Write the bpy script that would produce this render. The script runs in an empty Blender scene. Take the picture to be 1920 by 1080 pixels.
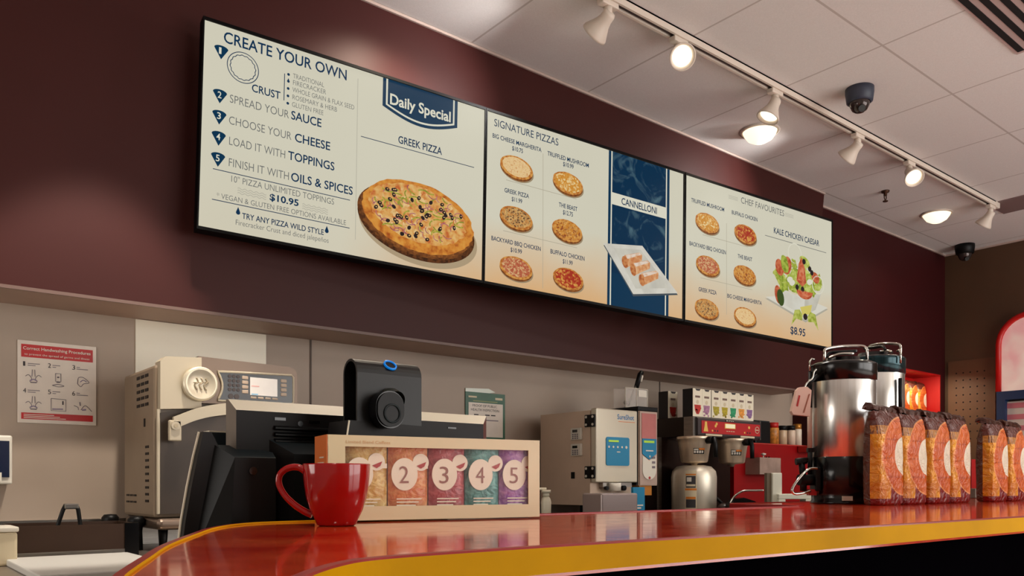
import bpy, bmesh, math, random
from mathutils import Matrix, Vector, Euler

S = bpy.context.scene
COL = S.collection

# ---------------------------------------------------------------- camera
cam_data = bpy.data.cameras.new('camera')
cam = bpy.data.objects.new('camera', cam_data)
COL.objects.link(cam)
cam.location = (0.0, 0.0, 1.17)
cam.rotation_euler = (math.radians(90), 0, -math.radians(39.1))
cam_data.sensor_width = 36.0
cam_data.lens = 36.0 * 1527.0 / 1920.0
cam_data.shift_y = (908.0 - 540.0) / 1920.0
cam_data.clip_start = 0.02
S.camera = cam

# ---------------------------------------------------------------- view, world, lights
S.view_settings.view_transform = 'Standard'
S.view_settings.look = 'None'
S.view_settings.gamma = 1.0
S.view_settings.use_curve_mapping = False
S.view_settings.exposure = 0.0

world = bpy.data.worlds.new('daylight')
S.world = world
world.use_nodes = True
bg = world.node_tree.nodes['Background']
bg.inputs['Color'].default_value = (1.0, 0.96, 0.92, 1)
bg.inputs['Strength'].default_value = 0.55


def spot(name, loc, target, power, angle, blend=0.6, color=(1, 0.86, 0.68), size=0.05):
    d = bpy.data.lights.new(name, 'SPOT')
    d.energy = power
    d.spot_size = math.radians(angle)
    d.spot_blend = blend
    d.color = color
    d.shadow_soft_size = size
    o = bpy.data.objects.new(name, d)
    COL.objects.link(o)
    o.location = loc
    o.rotation_euler = (Vector(target) - Vector(loc)).to_track_quat('-Z', 'Y').to_euler()
    return o


def area(name, loc, target, power, sx, sy, color=(1, 0.93, 0.84)):
    d = bpy.data.lights.new(name, 'AREA')
    d.shape = 'RECTANGLE'
    d.size = sx
    d.size_y = sy
    d.energy = power
    d.color = color
    o = bpy.data.objects.new(name, d)
    COL.objects.link(o)
    o.location = loc
    o.rotation_euler = (Vector(target) - Vector(loc)).to_track_quat('-Z', 'Y').to_euler()
    return o


# recessed downlights over the staff side, beside the soffit
for i, x in enumerate((1.89, 4.30, 6.71)):
    spot('downlight_beam', (x, 2.9, 3.26), (x, 2.9, 0), (45, 40, 20)[i], 150, 0.8)
# track head further left along the rail, washing the kitchen wall
spot('spotlight_beam', (0.90, 2.45, 3.16), (0.50, 3.22, 0.9), 175, 44, 0.4, (1, 0.9, 0.78))
# two heads of the track wash the soffit above the screens, two light the machines
spot('spotlight_beam', (2.45, 2.58, 3.16), (2.0, 3.22, 2.96), 34, 95, 1.0, (1, 0.96, 0.93), 0.03)
spot('spotlight_beam', (4.62, 2.60, 3.16), (4.30, 3.22, 2.98), 40, 95, 1.0, (1, 0.96, 0.93), 0.03)
spot('spotlight_beam', (3.80, 2.50, 3.10), (3.6, 2.95, 1.2), 90, 70, 0.8, (1, 0.92, 0.82), 0.03)
spot('spotlight_beam', (2.9, 2.40, 3.10), (2.6, 1.5, 1.2), 60, 80, 0.8, (1, 0.92, 0.82), 0.03)
# unseen fill spots added above the bar to brighten its top
spot('bar_fill_beam', (0.2, 0.75, 2.7), (0.25, 0.95, 1.1), 40, 70, 0.8, (1, 0.9, 0.78), 0.06)
spot('bar_fill_beam', (1.7, 0.75, 2.7), (1.7, 0.95, 1.1), 18, 90, 0.8, (1, 0.9, 0.78), 0.06)
# unseen fill light added at the left to brighten left-facing sides
area('left_fill_light', (-1.28, 2.45, 1.45), (3.0, 2.6, 1.3), 15, 1.3, 0.8, (1, 0.95, 0.88))
# an unseen ceiling light added for the dining room, and shop-front daylight
area('dining_room_light', (5.2, -1.0, 3.25), (5.2, -1.0, 0), 40, 1.2, 0.6)
area('shopfront_daylight', (5.0, -3.35, 1.6), (3.6, 3.0, 1.3), 190, 5.6, 2.4, (1, 0.96, 0.92))
sun_d = bpy.data.lights.new('sun', 'SUN')  # added so its bounce off the floor brightens the ceiling
sun_d.energy = 8.0
sun_d.color = (1, 0.96, 0.9)
sun_d.angle = 0.02
sun = bpy.data.objects.new('sun', sun_d)
COL.objects.link(sun)
sun.rotation_euler = Vector((-0.25, 0.75, -0.70)).to_track_quat('-Z', 'Y').to_euler()

# ---------------------------------------------------------------- colours and materials


def lin(c):
    return tuple(((v / 255.0) / 12.92 if v <= 10.3 else ((v / 255.0 + 0.055) / 1.055) ** 2.4) for v in c)


MATS = {}


def setin(b, key, val):
    if key in b.inputs:
        b.inputs[key].default_value = val


def mat(name, rgb=(128, 128, 128), rough=0.5, metal=0.0, emit=None, es=1.0, noise=None, amount=0.15,
        bump=0.0, coat=0.0, spec=None, stretch=None, alpha=None):
    """A procedural material: a base colour broken up by noise, gloss, bump or emission."""
    if name in MATS:
        return MATS[name]
    m = bpy.data.materials.new(name)
    m.use_nodes = True
    nt = m.node_tree
    b = nt.nodes['Principled BSDF']
    c = lin(rgb)
    b.inputs['Base Color'].default_value = (*c, 1)
    b.inputs['Roughness'].default_value = rough
    b.inputs['Metallic'].default_value = metal
    if spec is not None:
        setin(b, 'Specular IOR Level', spec)
    if coat:
        setin(b, 'Coat Weight', coat)
        setin(b, 'Coat Roughness', 0.05)
    if emit is not None:
        b.inputs['Emission Color'].default_value = (*lin(emit), 1)
        b.inputs['Emission Strength'].default_value = es
    if noise:
        tc = nt.nodes.new('ShaderNodeTexCoord')
        src = tc.outputs['Object']
        if stretch:
            mp = nt.nodes.new('ShaderNodeMapping')
            mp.inputs['Scale'].default_value = stretch
            nt.links.new(src, mp.inputs['Vector'])
            src = mp.outputs['Vector']
        n = nt.nodes.new('ShaderNodeTexNoise')
        n.inputs['Scale'].default_value = noise
        n.inputs['Detail'].default_value = 4
        nt.links.new(src, n.inputs['Vector'])
        r = nt.nodes.new('ShaderNodeValToRGB')
        r.color_ramp.elements[0].position = 0.3
        r.color_ramp.elements[1].position = 0.7
        r.color_ramp.elements[0].color = (*[v * (1 - amount) for v in c], 1)
        r.color_ramp.elements[1].color = (*[min(1, v * (1 + amount)) for v in c], 1)
        nt.links.new(n.outputs['Fac'], r.inputs['Fac'])
        nt.links.new(r.outputs['Color'], b.inputs['Base Color'])
        if bump:
            bp = nt.nodes.new('ShaderNodeBump')
            bp.inputs['Strength'].default_value = bump
            bp.inputs['Distance'].default_value = 0.01
            nt.links.new(n.outputs['Fac'], bp.inputs['Height'])
            nt.links.new(bp.outputs['Normal'], b.inputs['Normal'])
    MATS[name] = m
    return m


def screen_mat(name, rgb, rgb2=None, scale=60.0, rgb3=None, kind='noise', lo=0.4, hi=0.6):
    """What a lit display shows: emission only, optionally a two or three colour speckle."""
    if name in MATS:
        return MATS[name]
    m = bpy.data.materials.new(name)
    m.use_nodes = True
    nt = m.node_tree
    b = nt.nodes['Principled BSDF']
    b.inputs['Base Color'].default_value = (0.004, 0.004, 0.004, 1)
    b.inputs['Roughness'].default_value = 0.5
    setin(b, 'Specular IOR Level', 0.03)
    b.inputs['Emission Color'].default_value = (*lin(rgb), 1)
    b.inputs['Emission Strength'].default_value = 1.0
    if rgb2:
        tc = nt.nodes.new('ShaderNodeTexCoord')
        if kind == 'voronoi':
            n = nt.nodes.new('ShaderNodeTexVoronoi')
            n.inputs['Scale'].default_value = scale
            out = n.outputs['Color']
            sep = nt.nodes.new('ShaderNodeSeparateColor')
            nt.links.new(tc.outputs['Object'], n.inputs['Vector'])
            nt.links.new(out, sep.inputs['Color'])
            out = sep.outputs[0]
        else:
            n = nt.nodes.new('ShaderNodeTexNoise')
            n.inputs['Scale'].default_value = scale
            n.inputs['Detail'].default_value = 3
            nt.links.new(tc.outputs['Object'], n.inputs['Vector'])
            out = n.outputs['Fac']
        r = nt.nodes.new('ShaderNodeValToRGB')
        r.color_ramp.elements[0].position = lo
        r.color_ramp.elements[1].position = hi
        r.color_ramp.elements[0].color = (*lin(rgb), 1)
        r.color_ramp.elements[1].color = (*lin(rgb2), 1)
        if rgb3:
            e = r.color_ramp.elements.new((lo + hi) / 2)
            e.color = (*lin(rgb3), 1)
        nt.links.new(out, r.inputs['Fac'])
        nt.links.new(r.outputs['Color'], b.inputs['Emission Color'])
    MATS[name] = m
    return m


class Nodes:
    """Short-hand for maths in a material's node tree."""

    def __init__(self, m):
        self.nt = m.node_tree
        self.bsdf = self.nt.nodes['Principled BSDF']

    def node(self, t):
        return self.nt.nodes.new(t)

    def put(self, sock, v):
        if isinstance(v, (int, float)):
            sock.default_value = v
        elif isinstance(v, tuple):
            sock.default_value = (*v, 1) if len(v) == 3 and sock.type == 'RGBA' else v
        else:
            self.nt.links.new(v, sock)

    def math(self, op, a, b=0.0, c=0.0):
        n = self.node('ShaderNodeMath')
        n.operation = op
        self.put(n.inputs[0], a)
        self.put(n.inputs[1], b)
        self.put(n.inputs[2], c)
        return n.outputs[0]

    def mix(self, fac, a, b):
        n = self.node('ShaderNodeMix')
        n.data_type = 'RGBA'
        self.put(n.inputs[0], fac)
        self.put(n.inputs[6], a)
        self.put(n.inputs[7], b)
        return n.outputs[2]

    def obj_xyz(self):
        tc = self.node('ShaderNodeTexCoord')
        s = self.node('ShaderNodeSeparateXYZ')
        self.nt.links.new(tc.outputs['Object'], s.inputs[0])
        self.vec = tc.outputs['Object']
        return s.outputs[0], s.outputs[1], s.outputs[2]

    def noise(self, scale, detail=3, dist=0.0):
        n = self.node('ShaderNodeTexNoise')
        n.inputs['Scale'].default_value = scale
        n.inputs['Detail'].default_value = detail
        n.inputs['Distortion'].default_value = dist
        self.nt.links.new(self.vec, n.inputs['Vector'])
        return n.outputs['Fac']

    def ramp(self, v, lo, hi):
        n = self.node('ShaderNodeMapRange')
        self.put(n.inputs[0], v)
        n.inputs[1].default_value = lo
        n.inputs[2].default_value = hi
        return n.outputs[0]

    def bump(self, h, strength=0.3, dist=0.01):
        bp = self.node('ShaderNodeBump')
        bp.inputs['Strength'].default_value = strength
        bp.inputs['Distance'].default_value = dist
        self.nt.links.new(h, bp.inputs['Height'])
        self.nt.links.new(bp.outputs['Normal'], self.bsdf.inputs['Normal'])


# ---------------------------------------------------------------- mesh building


class MB:
    """Collects faces of one part; coordinates are world ones unless the part is built local."""

    def __init__(self):
        self.v = []
        self.f = []
        self.m = []
        self.sm = []
        self.mats = []

    def mi(self, m):
        if m not in self.mats:
            self.mats.append(m)
        return self.mats.index(m)

    def add(self, verts, faces, m, smooth=False, M=None):
        o = len(self.v)
        for p in verts:
            p = Vector(p)
            self.v.append(M @ p if M is not None else p)
        k = self.mi(m)
        for f in faces:
            self.f.append([o + i for i in f])
            self.m.append(k)
            self.sm.append(smooth)
        return self

    def frombm(self, bm, m, smooth=False, M=None):
        bm.verts.index_update()
        self.add([v.co.copy() for v in bm.verts], [[v.index for v in f.verts] for f in bm.faces], m, smooth, M)
        bm.free()
        return self

    def box(self, x0, x1, y0, y1, z0, z1, m, bev=0.0, seg=2, M=None):
        bm = bmesh.new()
        bmesh.ops.create_cube(bm, size=1)
        for v in bm.verts:
            v.co = Vector(((x0 + x1) / 2 + v.co.x * (x1 - x0), (y0 + y1) / 2 + v.co.y * (y1 - y0),
                           (z0 + z1) / 2 + v.co.z * (z1 - z0)))
        if bev > 0:
            bmesh.ops.bevel(bm, geom=bm.edges[:], offset=bev, segments=seg, profile=0.5, affect='EDGES')
        return self.frombm(bm, m, False, M)

    def lathe(self, prof, m, c=(0, 0, 0), n=32, M=None, smooth=True, cap=False):
        """prof: list of (radius, z)."""
        vs = []
        for r, z in prof:
            for k in range(n):
                a = 2 * math.pi * k / n
                vs.append((c[0] + r * math.cos(a), c[1] + r * math.sin(a), c[2] + z))
        fs = []
        for i in range(len(prof) - 1):
            for k in range(n):
                k2 = (k + 1) % n
                fs.append([i * n + k, i * n + k2, (i + 1) * n + k2, (i + 1) * n + k])
        self.add(vs, fs, m, smooth, M)
        if cap:
            self.add(vs[:n], [list(range(n))[::-1]], m, False, M)
            self.add(vs[-n:], [list(range(n))], m, False, M)
        return self

    def cyl(self, c, r, h, m, n=28, axis='Z', r2=None, smooth=True):
        r2 = r if r2 is None else r2
        R = {'Z': Matrix.Identity(4), 'X': Matrix.Rotation(math.pi / 2, 4, 'Y'),
             'Y': Matrix.Rotation(-math.pi / 2, 4, 'X')}[axis]
        M = Matrix.Translation(c) @ R
        return self.lathe([(r, 0), (r2, h)], m, n=n, M=M, smooth=smooth, cap=True)

    def tube(self, pts, r, m, n=10, closed=False, rad=None):
        P = [Vector(p) for p in pts]
        vs, fs = [], []
        N = len(P)
        up = Vector((0, 0, 1))
        prev = None
        for i in range(N):
            a = P[(i - 1) % N] if (closed or i > 0) else P[i]
            b = P[(i + 1) % N] if (closed or i < N - 1) else P[i]
            t = (b - a).normalized()
            if prev is None:
                s = t.cross(up)
                if s.length < 1e-3:
                    s = t.cross(Vector((1, 0, 0)))
            else:
                s = prev - t * prev.dot(t)
            s.normalize()
            prev = s
            w = t.cross(s)
            rr = rad[i] if rad else r
            for k in range(n):
                q = 2 * math.pi * k / n
                vs.append(P[i] + s * math.cos(q) * rr + w * math.sin(q) * rr)
        for i in range(N if closed else N - 1):
            j = (i + 1) % N
            for k in range(n):
                k2 = (k + 1) % n
                fs.append([i * n + k, i * n + k2, j * n + k2, j * n + k])
        self.add(vs, fs, m, True)
        if not closed:
            self.add(vs[:n], [list(range(n))], m)
            self.add(vs[-n:], [list(range(n))[::-1]], m)
        return self

    def prism(self, poly, d0, d1, m, O=(0, 0, 0), X=(1, 0, 0), Z=(0, 0, 1), D=(0, 1, 0), side=None, smooth=False):
        """Polygon (a, b) in the plane O + a*X + b*Z, extruded from d0 to d1 along D."""
        O, X, Z, D = Vector(O), Vector(X), Vector(Z), Vector(D)
        n = len(poly)
        A = [O + X * a + Z * b + D * d0 for a, b in poly]
        B = [O + X * a + Z * b + D * d1 for a, b in poly]
        self.add(A, [list(range(n))], m)
        self.add(B, [list(range(n))[::-1]], m)
        self.add(A + B, [[i, n + i, n + (i + 1) % n, (i + 1) % n] for i in range(n)], side or m, smooth)
        return self

    def flat(self, poly, m, O=(0, 0, 0), X=(1, 0, 0), Z=(0, 0, 1)):
        O, X, Z = Vector(O), Vector(X), Vector(Z)
        self.add([O + X * a + Z * b for a, b in poly], [list(range(len(poly)))], m)
        return self

    def text(self, s, m, O, width, height, X=(1, 0, 0), Z=(0, 0, 1), bold=0):
        """Lettering whose left baseline is O, fitted to a width and a capital height."""
        vs, fs, x0, x1, cap = text_data(s, bold)
        O, X, Z = Vector(O), Vector(X), Vector(Z)
        kx = width / (x1 - x0) if width else height / cap
        kz = height / cap
        self.add([O + X * ((x - x0) * kx) + Z * (y * kz) for x, y in vs], fs, m)
        return self

    def build(self, name, parent=None, local=False, recalc=True):
        me = bpy.data.meshes.new(name)
        vs = self.v
        if parent is not None and not local:
            Mi = world_of(parent).inverted()
            vs = [Mi @ p for p in vs]
        me.from_pydata([tuple(p) for p in vs], [], self.f)
        for m in self.mats:
            me.materials.append(m)
        me.polygons.foreach_set('material_index', self.m)
        me.polygons.foreach_set('use_smooth', self.sm)
        if recalc:
            bm = bmesh.new()
            bm.from_mesh(me)
            bmesh.ops.remove_doubles(bm, verts=bm.verts, dist=1e-6)
            bmesh.ops.recalc_face_normals(bm, faces=bm.faces)
            bm.to_mesh(me)
            bm.free()
        me.update()
        o = bpy.data.objects.new(name, me)
        COL.objects.link(o)
        if parent is not None:
            o.parent = parent
        return o


def world_of(o):
    M = Matrix.LocRotScale(o.location, o.rotation_euler, o.scale)
    return world_of(o.parent) @ M if o.parent else M


TEXTS = {}


def text_data(s, bold):
    if (s, bold) in TEXTS:
        return TEXTS[(s, bold)]

    def mesh_of(t):
        cu = bpy.data.curves.new('lettering', 'FONT')
        cu.body = t
        cu.resolution_u = 3
        cu.offset = {-1: -0.005, 0: 0.0, 1: 0.012, 2: 0.024}[bold]
        ob = bpy.data.objects.new('lettering', cu)
        COL.objects.link(ob)
        dg = bpy.context.evaluated_depsgraph_get()
        me = bpy.data.meshes.new_from_object(ob.evaluated_get(dg))
        vs = [(v.co.x, v.co.y) for v in me.vertices]
        fs = [list(p.vertices) for p in me.polygons]
        bpy.data.objects.remove(ob)
        bpy.data.curves.remove(cu)
        bpy.data.meshes.remove(me)
        return vs, fs
    vs, fs = mesh_of(s)
    cap = max(y for x, y in mesh_of('H')[0])
    TEXTS[(s, bold)] = (vs, fs, min(x for x, y in vs), max(x for x, y in vs), cap)
    return TEXTS[(s, bold)]


def tag(o, label=None, cat=None, group=None, kind=None):
    if label:
        o['label'] = label
    if cat:
        o['category'] = cat
    if group:
        o['group'] = group
    if kind:
        o['kind'] = kind
    return o


def thing(name, loc, label, cat, group=None, rz=0.0):
    o = bpy.data.objects.new(name, None)
    COL.objects.link(o)
    o.empty_display_size = 0.05
    o.location = loc
    o.rotation_euler = (0, 0, rz)
    return tag(o, label, cat, group)


def dup(root, loc, label, rz=None):
    """Copy a thing with its parts and their sub-parts."""
    r = root.copy()
    COL.objects.link(r)
    r.location = loc
    if rz is not None:
        r.rotation_euler = (0, 0, rz)
    r['label'] = label
    for ch in list(root.children):
        c = ch.copy()
        COL.objects.link(c)
        c.parent = r
        for g in list(ch.children):
            d = g.copy()
            COL.objects.link(d)
            d.parent = c
    return r


def ellipse(cx, cy, rx, ry, n=36, rot=0.0, wob=0.0, seed=0):
    rnd = random.Random(seed)
    out = []
    for k in range(n):
        a = 2 * math.pi * k / n
        w = 1 + rnd.uniform(-wob, wob)
        x, y = rx * math.cos(a) * w, ry * math.sin(a) * w
        out.append((cx + x * math.cos(rot) - y * math.sin(rot), cy + x * math.sin(rot) + y * math.cos(rot)))
    return out


def rrect(x0, x1, y0, y1, r, n=5):
    out = []
    for cx, cy, a0 in ((x1 - r, y0 + r, -90), (x1 - r, y1 - r, 0), (x0 + r, y1 - r, 90), (x0 + r, y0 + r, 180)):
        for k in range(n + 1):
            a = math.radians(a0 + 90 * k / n)
            out.append((cx + r * math.cos(a), cy + r * math.sin(a)))
    return out


def rect(x0, x1, y0, y1):
    return [(x0, y0), (x1, y0), (x1, y1), (x0, y1)]


def spline(pts, n=6):
    """Catmull-Rom through the points."""
    out = []
    P = [Vector((*p, 0)) if len(p) == 2 else Vector(p) for p in pts]
    for i in range(len(P) - 1):
        p0, p1, p2, p3 = P[max(i - 1, 0)], P[i], P[i + 1], P[min(i + 2, len(P) - 1)]
        for k in range(n):
            t = k / n
            out.append(0.5 * ((2 * p1) + (p2 - p0) * t + (2 * p0 - 5 * p1 + 4 * p2 - p3) * t * t
                              + (3 * p1 - p0 - 3 * p2 + p3) * t ** 3))
    out.append(P[-1])
    return out

# ---------------------------------------------------------------- shared materials
STEEL = mat('brushed_steel', (170, 165, 158), 0.28, 1.0, noise=14, amount=0.12, stretch=(1, 1, 14))
STEEL_DARK = mat('dark_steel', (105, 95, 84), 0.42, 0.6, noise=10, amount=0.12)  # a darker, duller steel
CHROME = mat('chrome', (215, 212, 205), 0.12, 1.0)
BLACK = mat('black_plastic', (7, 7, 8), 0.45, noise=20, amount=0.2, spec=0.25)
BLACK_GLOSS = mat('gloss_black_plastic', (8, 8, 10), 0.18)
CHARCOAL = mat('charcoal_plastic', (24, 33, 37), 0.5, noise=24, amount=0.15, spec=0.25)
GREY_PLASTIC = mat('light_grey_plastic', (205, 196, 178), 0.45)
WHITE = mat('white_enamel', (222, 216, 202), 0.4)
CREAM = mat('cream_plastic', (214, 200, 168), 0.5)
RED = mat('red_panel', (150, 0, 6), 0.35, noise=4, amount=0.08)
INK = mat('dark_ink', (52, 48, 50), 0.7)
NAVY = mat('navy_paint', (16, 44, 84), 0.5)
BLUE = mat('sky_blue_plastic', (0, 128, 172), 0.4)
ORANGE_INK = mat('orange_ink', (214, 120, 24), 0.6)

# ---------------------------------------------------------------- the room
ZC = 3.325


def structure(name, mb):
    o = mb.build(name)
    o['kind'] = 'structure'
    return o


floor_m = mat('floor_tile', (190, 186, 182), 0.6, noise=3, amount=0.2)
structure('floor', MB().box(-1.3, 8.3, -3.4, 3.7, -0.06, 0.0, floor_m))

ceil_m = mat('ceiling_tile', (206, 194, 188), 0.9)
N = Nodes(ceil_m)
x, y, z = N.obj_xyz()
gx = N.math('LESS_THAN', N.math('FRACT', N.math('DIVIDE', N.math('ADD', x, 7.921), 0.79)), 0.014)
gy = N.math('LESS_THAN', N.math('FRACT', N.math('DIVIDE', N.math('ADD', y, 12.55 - 3.206), 1.255)), 0.0095)
grid = N.math('MAXIMUM', gx, gy)
speck = N.ramp(N.noise(180, 2), 0.35, 0.75)
tile = N.mix(speck, (0.78, 0.75, 0.73), (0.84, 0.81, 0.79))
N.nt.links.new(N.mix(grid, tile, (0.56, 0.51, 0.48)), N.bsdf.inputs['Base Color'])
structure('ceiling', MB().box(-1.3, 8.3, -3.4, 3.7, ZC, ZC + 0.08, ceil_m))

wallk_m = mat('kitchen_wall_panel', (170, 153, 137), 0.5, noise=2.0, amount=0.05)
mb = MB().box(-1.3, 5.66, 3.51, 3.7, 0.0, ZC, wallk_m)
structure('wall_back', mb)
# seams between the wall boards
seam = mat('wall_seam', (96, 84, 76), 0.7)
mb = MB()
for sx in (1.652, 4.09):
    mb.box(sx - 0.004, sx + 0.004, 3.506, 3.512, 1.0, 1.84, seam)
structure('trim_1', mb)
board_glare = mat('wall_board_painted_glare', (246, 240, 220), 0.3)  # the panel's bright reflection is put into its white colour
structure('trim_2', MB().box(0.893, 1.437, 3.504, 3.511, 0.95, 1.836, board_glare))

maroon_m = mat('maroon_paint', (56, 10, 12), 0.6, spec=0.2, noise=1.5, amount=0.1)
mb = MB()
# maroon wall with an opening for the lit niche
X0, X1, Z0, Z1 = 6.75, 7.893, 1.78, 2.19
mb.box(5.64, X0, 3.38, 3.7, 0, ZC, maroon_m)
mb.box(X1, 8.3, 3.38, 3.7, 0, ZC, maroon_m)
mb.box(X0, X1, 3.38, 3.7, 0, Z0, maroon_m)
mb.box(X0, X1, 3.38, 3.7, Z1, ZC, maroon_m)
structure('wall_far', mb)

brown_m = mat('brown_wall', (82, 56, 36), 0.6, noise=1.2, amount=0.18)
structure('wall_right', MB().box(8.0, 8.3, -3.4, 3.38, 0, ZC, brown_m))
dark_m = mat('dining_wall', (200, 190, 180), 0.7)
structure('wall_left', MB().box(-1.5, -1.3, -3.4, 3.7, 0, ZC, dark_m))
# unseen shop front: low wall, head, posts for reflected stripes, solid left against daylight
mb = MB()
mb.box(-1.3, 2.0, -3.6, -3.4, 0, ZC, dark_m)
mb.box(2.0, 8.3, -3.6, -3.4, 0, 0.3, dark_m)
mb.box(2.0, 8.3, -3.6, -3.4, 2.9, ZC, dark_m)
for wx in (3.65, 5.2, 6.75):
    mb.box(wx - 0.06, wx + 0.06, -3.6, -3.4, 0.3, 2.9, dark_m)
structure('wall_front', mb)

soffit_m = mat('soffit_paint', (62, 24, 21), 0.5, spec=0.22, noise=1.5, amount=0.08)
under_m = mat('soffit_underside', (172, 146, 130), 0.55, noise=2.5, amount=0.12)
mb = MB()
# right end leans a little, as in the photograph
xr_t, xr_b, zb = 5.595, 5.36, 1.838
A = [(-1.3, 3.22, zb), (xr_b, 3.22, zb), (xr_t, 3.22, ZC), (-1.3, 3.22, ZC)]
B = [(-1.3, 3.51, zb), (xr_b, 3.51, zb), (xr_t, 3.51, ZC), (-1.3, 3.51, ZC)]
mb.add(A + B, [[0, 1, 2, 3], [4, 7, 6, 5], [1, 5, 6, 2], [3, 2, 6, 7], [0, 3, 7, 4]], soffit_m)
mb.add(A + B, [[0, 4, 5, 1]], under_m)
structure('wall_upper', mb)
edge_m = mat('soffit_edge', (108, 84, 76), 0.5)
structure('trim_3', MB().box(-1.3, 5.36, 3.214, 3.221, 1.834, 1.846, edge_m))
structure('trim_4', MB().box(-1.3, 5.595, 3.21, 3.221, ZC - 0.012, ZC, mat('ceiling_angle', (190, 170, 160), 0.6)))
mb = MB().box(5.6, 8.0, 3.366, 3.381, ZC - 0.012, ZC, MATS['ceiling_angle'])
mb.box(7.985, 8.001, -3.4, 3.38, ZC - 0.014, ZC, MATS['ceiling_angle'])
structure('trim_5', mb)

# ---------------------------------------------------------------- menu screens
SC_W, SC_H = 3.717, 0.7887
SC_LOC = Vector((1.0409, 3.12, 2.9245))
SC_ROT = (Matrix.Rotation(-0.11927, 3, 'Z') @ Matrix.Rotation(-0.02289, 3, 'X') @ Matrix.Rotation(0.03342, 3, 'Y'))

paper = screen_mat('screen_cream', (197, 193, 172))
NT = Nodes(paper)
x, y, z = NT.obj_xyz()
n1 = NT.noise(3.0, 3)
# the displayed backdrop warms to orange towards its lower right corners
warm = NT.math('MULTIPLY', NT.ramp(NT.math('ADD', z, NT.math('MULTIPLY', n1, 0.22)), -0.34, -0.74), 1.0)
right = NT.math('MAXIMUM', NT.ramp(x, 0.55, 1.15), 0.0)
base = NT.mix(NT.noise(1.3, 2), lin((198, 194, 174)), lin((210, 206, 186)))
NT.nt.links.new(NT.mix(NT.math('MULTIPLY', warm, NT.math('ADD', NT.math('MULTIPLY', right, 0.80), 0.06)),
                       base, lin((212, 158, 94))), NT.bsdf.inputs['Emission Color'])
s_navy = screen_mat('screen_navy', (2, 48, 76))
s_ink = screen_mat('screen_ink', (6, 46, 78))
s_grey = screen_mat('screen_grey', (104, 106, 104))
s_pale = screen_mat('screen_pale', (176, 172, 156))
s_white = screen_mat('screen_white', (212, 209, 190))
bezel_m = mat('screen_bezel', (5, 5, 6), 0.5, spec=0.12)
smoke = screen_mat('screen_smoke', (12, 58, 92))
NS = Nodes(smoke)
NS.obj_xyz()
sm = NS.ramp(NS.noise(7.0, 6, 2.2), 0.53, 0.78)
NS.nt.links.new(NS.mix(NS.math('MULTIPLY', sm, 0.55), lin((0, 42, 70)), lin((104, 138, 146))), NS.bsdf.inputs['Emission Color'])

PZ = {
    'margherita': screen_mat('pizza_margherita', (216, 178, 122), (196, 140, 84), 90, (222, 192, 142), lo=.35, hi=.7),
    'mushroom': screen_mat('pizza_mushroom', (196, 132, 48), (222, 196, 140), 130, (206, 148, 66), 'voronoi', .3, .9),
    'greek': screen_mat('pizza_greek', (186, 128, 68), (92, 58, 40), 150, (206, 166, 104), 'voronoi', .2, .95),
    'beast': screen_mat('pizza_beast', (190, 122, 44), (140, 70, 34), 130, (210, 156, 82), 'voronoi', .2, .95),
    'bbq': screen_mat('pizza_bbq', (170, 84, 58), (206, 166, 118), 150, (184, 112, 76), 'voronoi', .2, .9),
    'buffalo': screen_mat('pizza_buffalo', (160, 48, 30), (206, 148, 70), 95, (176, 84, 42), 'voronoi', .35, .9),
}
s_crust = screen_mat('pizza_crust', (206, 148, 74), (170, 98, 40), 60)
s_edge = screen_mat('pizza_crust_edge', (138, 82, 36), (104, 58, 28), 60)
s_shadow = screen_mat('pizza_cast_shade', (150, 132, 104))


def screen_layer(mb, poly, m, k, off=0.0):
    """A flat shape k layers in front of the display surface (local x right, z up, -y to the room)."""
    mb.add([(a - off, -0.0006 - 0.0004 * k, b) for a, b in poly], [list(range(len(poly)))], m)
    return mb


def screen_text(mb, s, a, b, w, h, bold, m, k=3, slope=0.0):
    mb.text(s, m, (a, -0.0006 - 0.0004 * k, b), w, h, X=(1, 0, slope), bold=bold)
    return mb


def screen_line(mb, a0, b0, a1, b1, w, m, k=2):
    d = Vector((a1 - a0, b1 - b0)).normalized() * (w / 2)
    return screen_layer(mb, [(a0 + d.y, b0 - d.x), (a1 + d.y, b1 - d.x), (a1 - d.y, b1 + d.x), (a0 - d.y, b0 + d.x)], m, k)


def pizza_picture(kind, cx, cz, parent, rx=0.091, rz=0.052, seed=1):
    mb = MB()
    screen_layer(mb, ellipse(cx + 0.004, cz - 0.014, rx * 1.02, rz * 1.0, 40, -0.08), s_shadow, 2)
    screen_layer(mb, ellipse(cx, cz - 0.009, rx, rz, 40, -0.08), s_edge, 3)
    screen_layer(mb, ellipse(cx, cz, rx, rz, 40, -0.08, 0.015, seed), s_crust, 4)
    screen_layer(mb, ellipse(cx, cz + 0.002, rx * 0.86, rz * 0.84, 40, -0.08, 0.03, seed + 3), PZ[kind], 5)
    return mb.build('pizza_picture', parent, local=True, recalc=False)


def screen_thing(a0, a1, label):
    o = thing('menu_screen', SC_LOC, label, 'screen')
    o.rotation_euler = SC_ROT.to_euler()
    mb = MB()
    b = 0.012
    for p in (rect(a0, a1, 0.0, b), rect(a0, a1, -SC_H - b, -SC_H), rect(a0, a0 + b * 0.5, -SC_H, 0), rect(a1 - b * 0.5, a1, -SC_H, 0)):
        mb.prism(p, -0.006, 0.05, bezel_m)
    mb.prism(rect(a0 + 0.02, a1 - 0.02, -SC_H + 0.02, -0.02), 0.02, 0.055, bezel_m)
    mb.build('bezel', o, local=True)
    d = MB().prism(rect(a0 + b * 0.5, a1 - b * 0.5, -SC_H, 0), 0.0, 0.02, paper).build('display', o, local=True)
    return o, d


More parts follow.
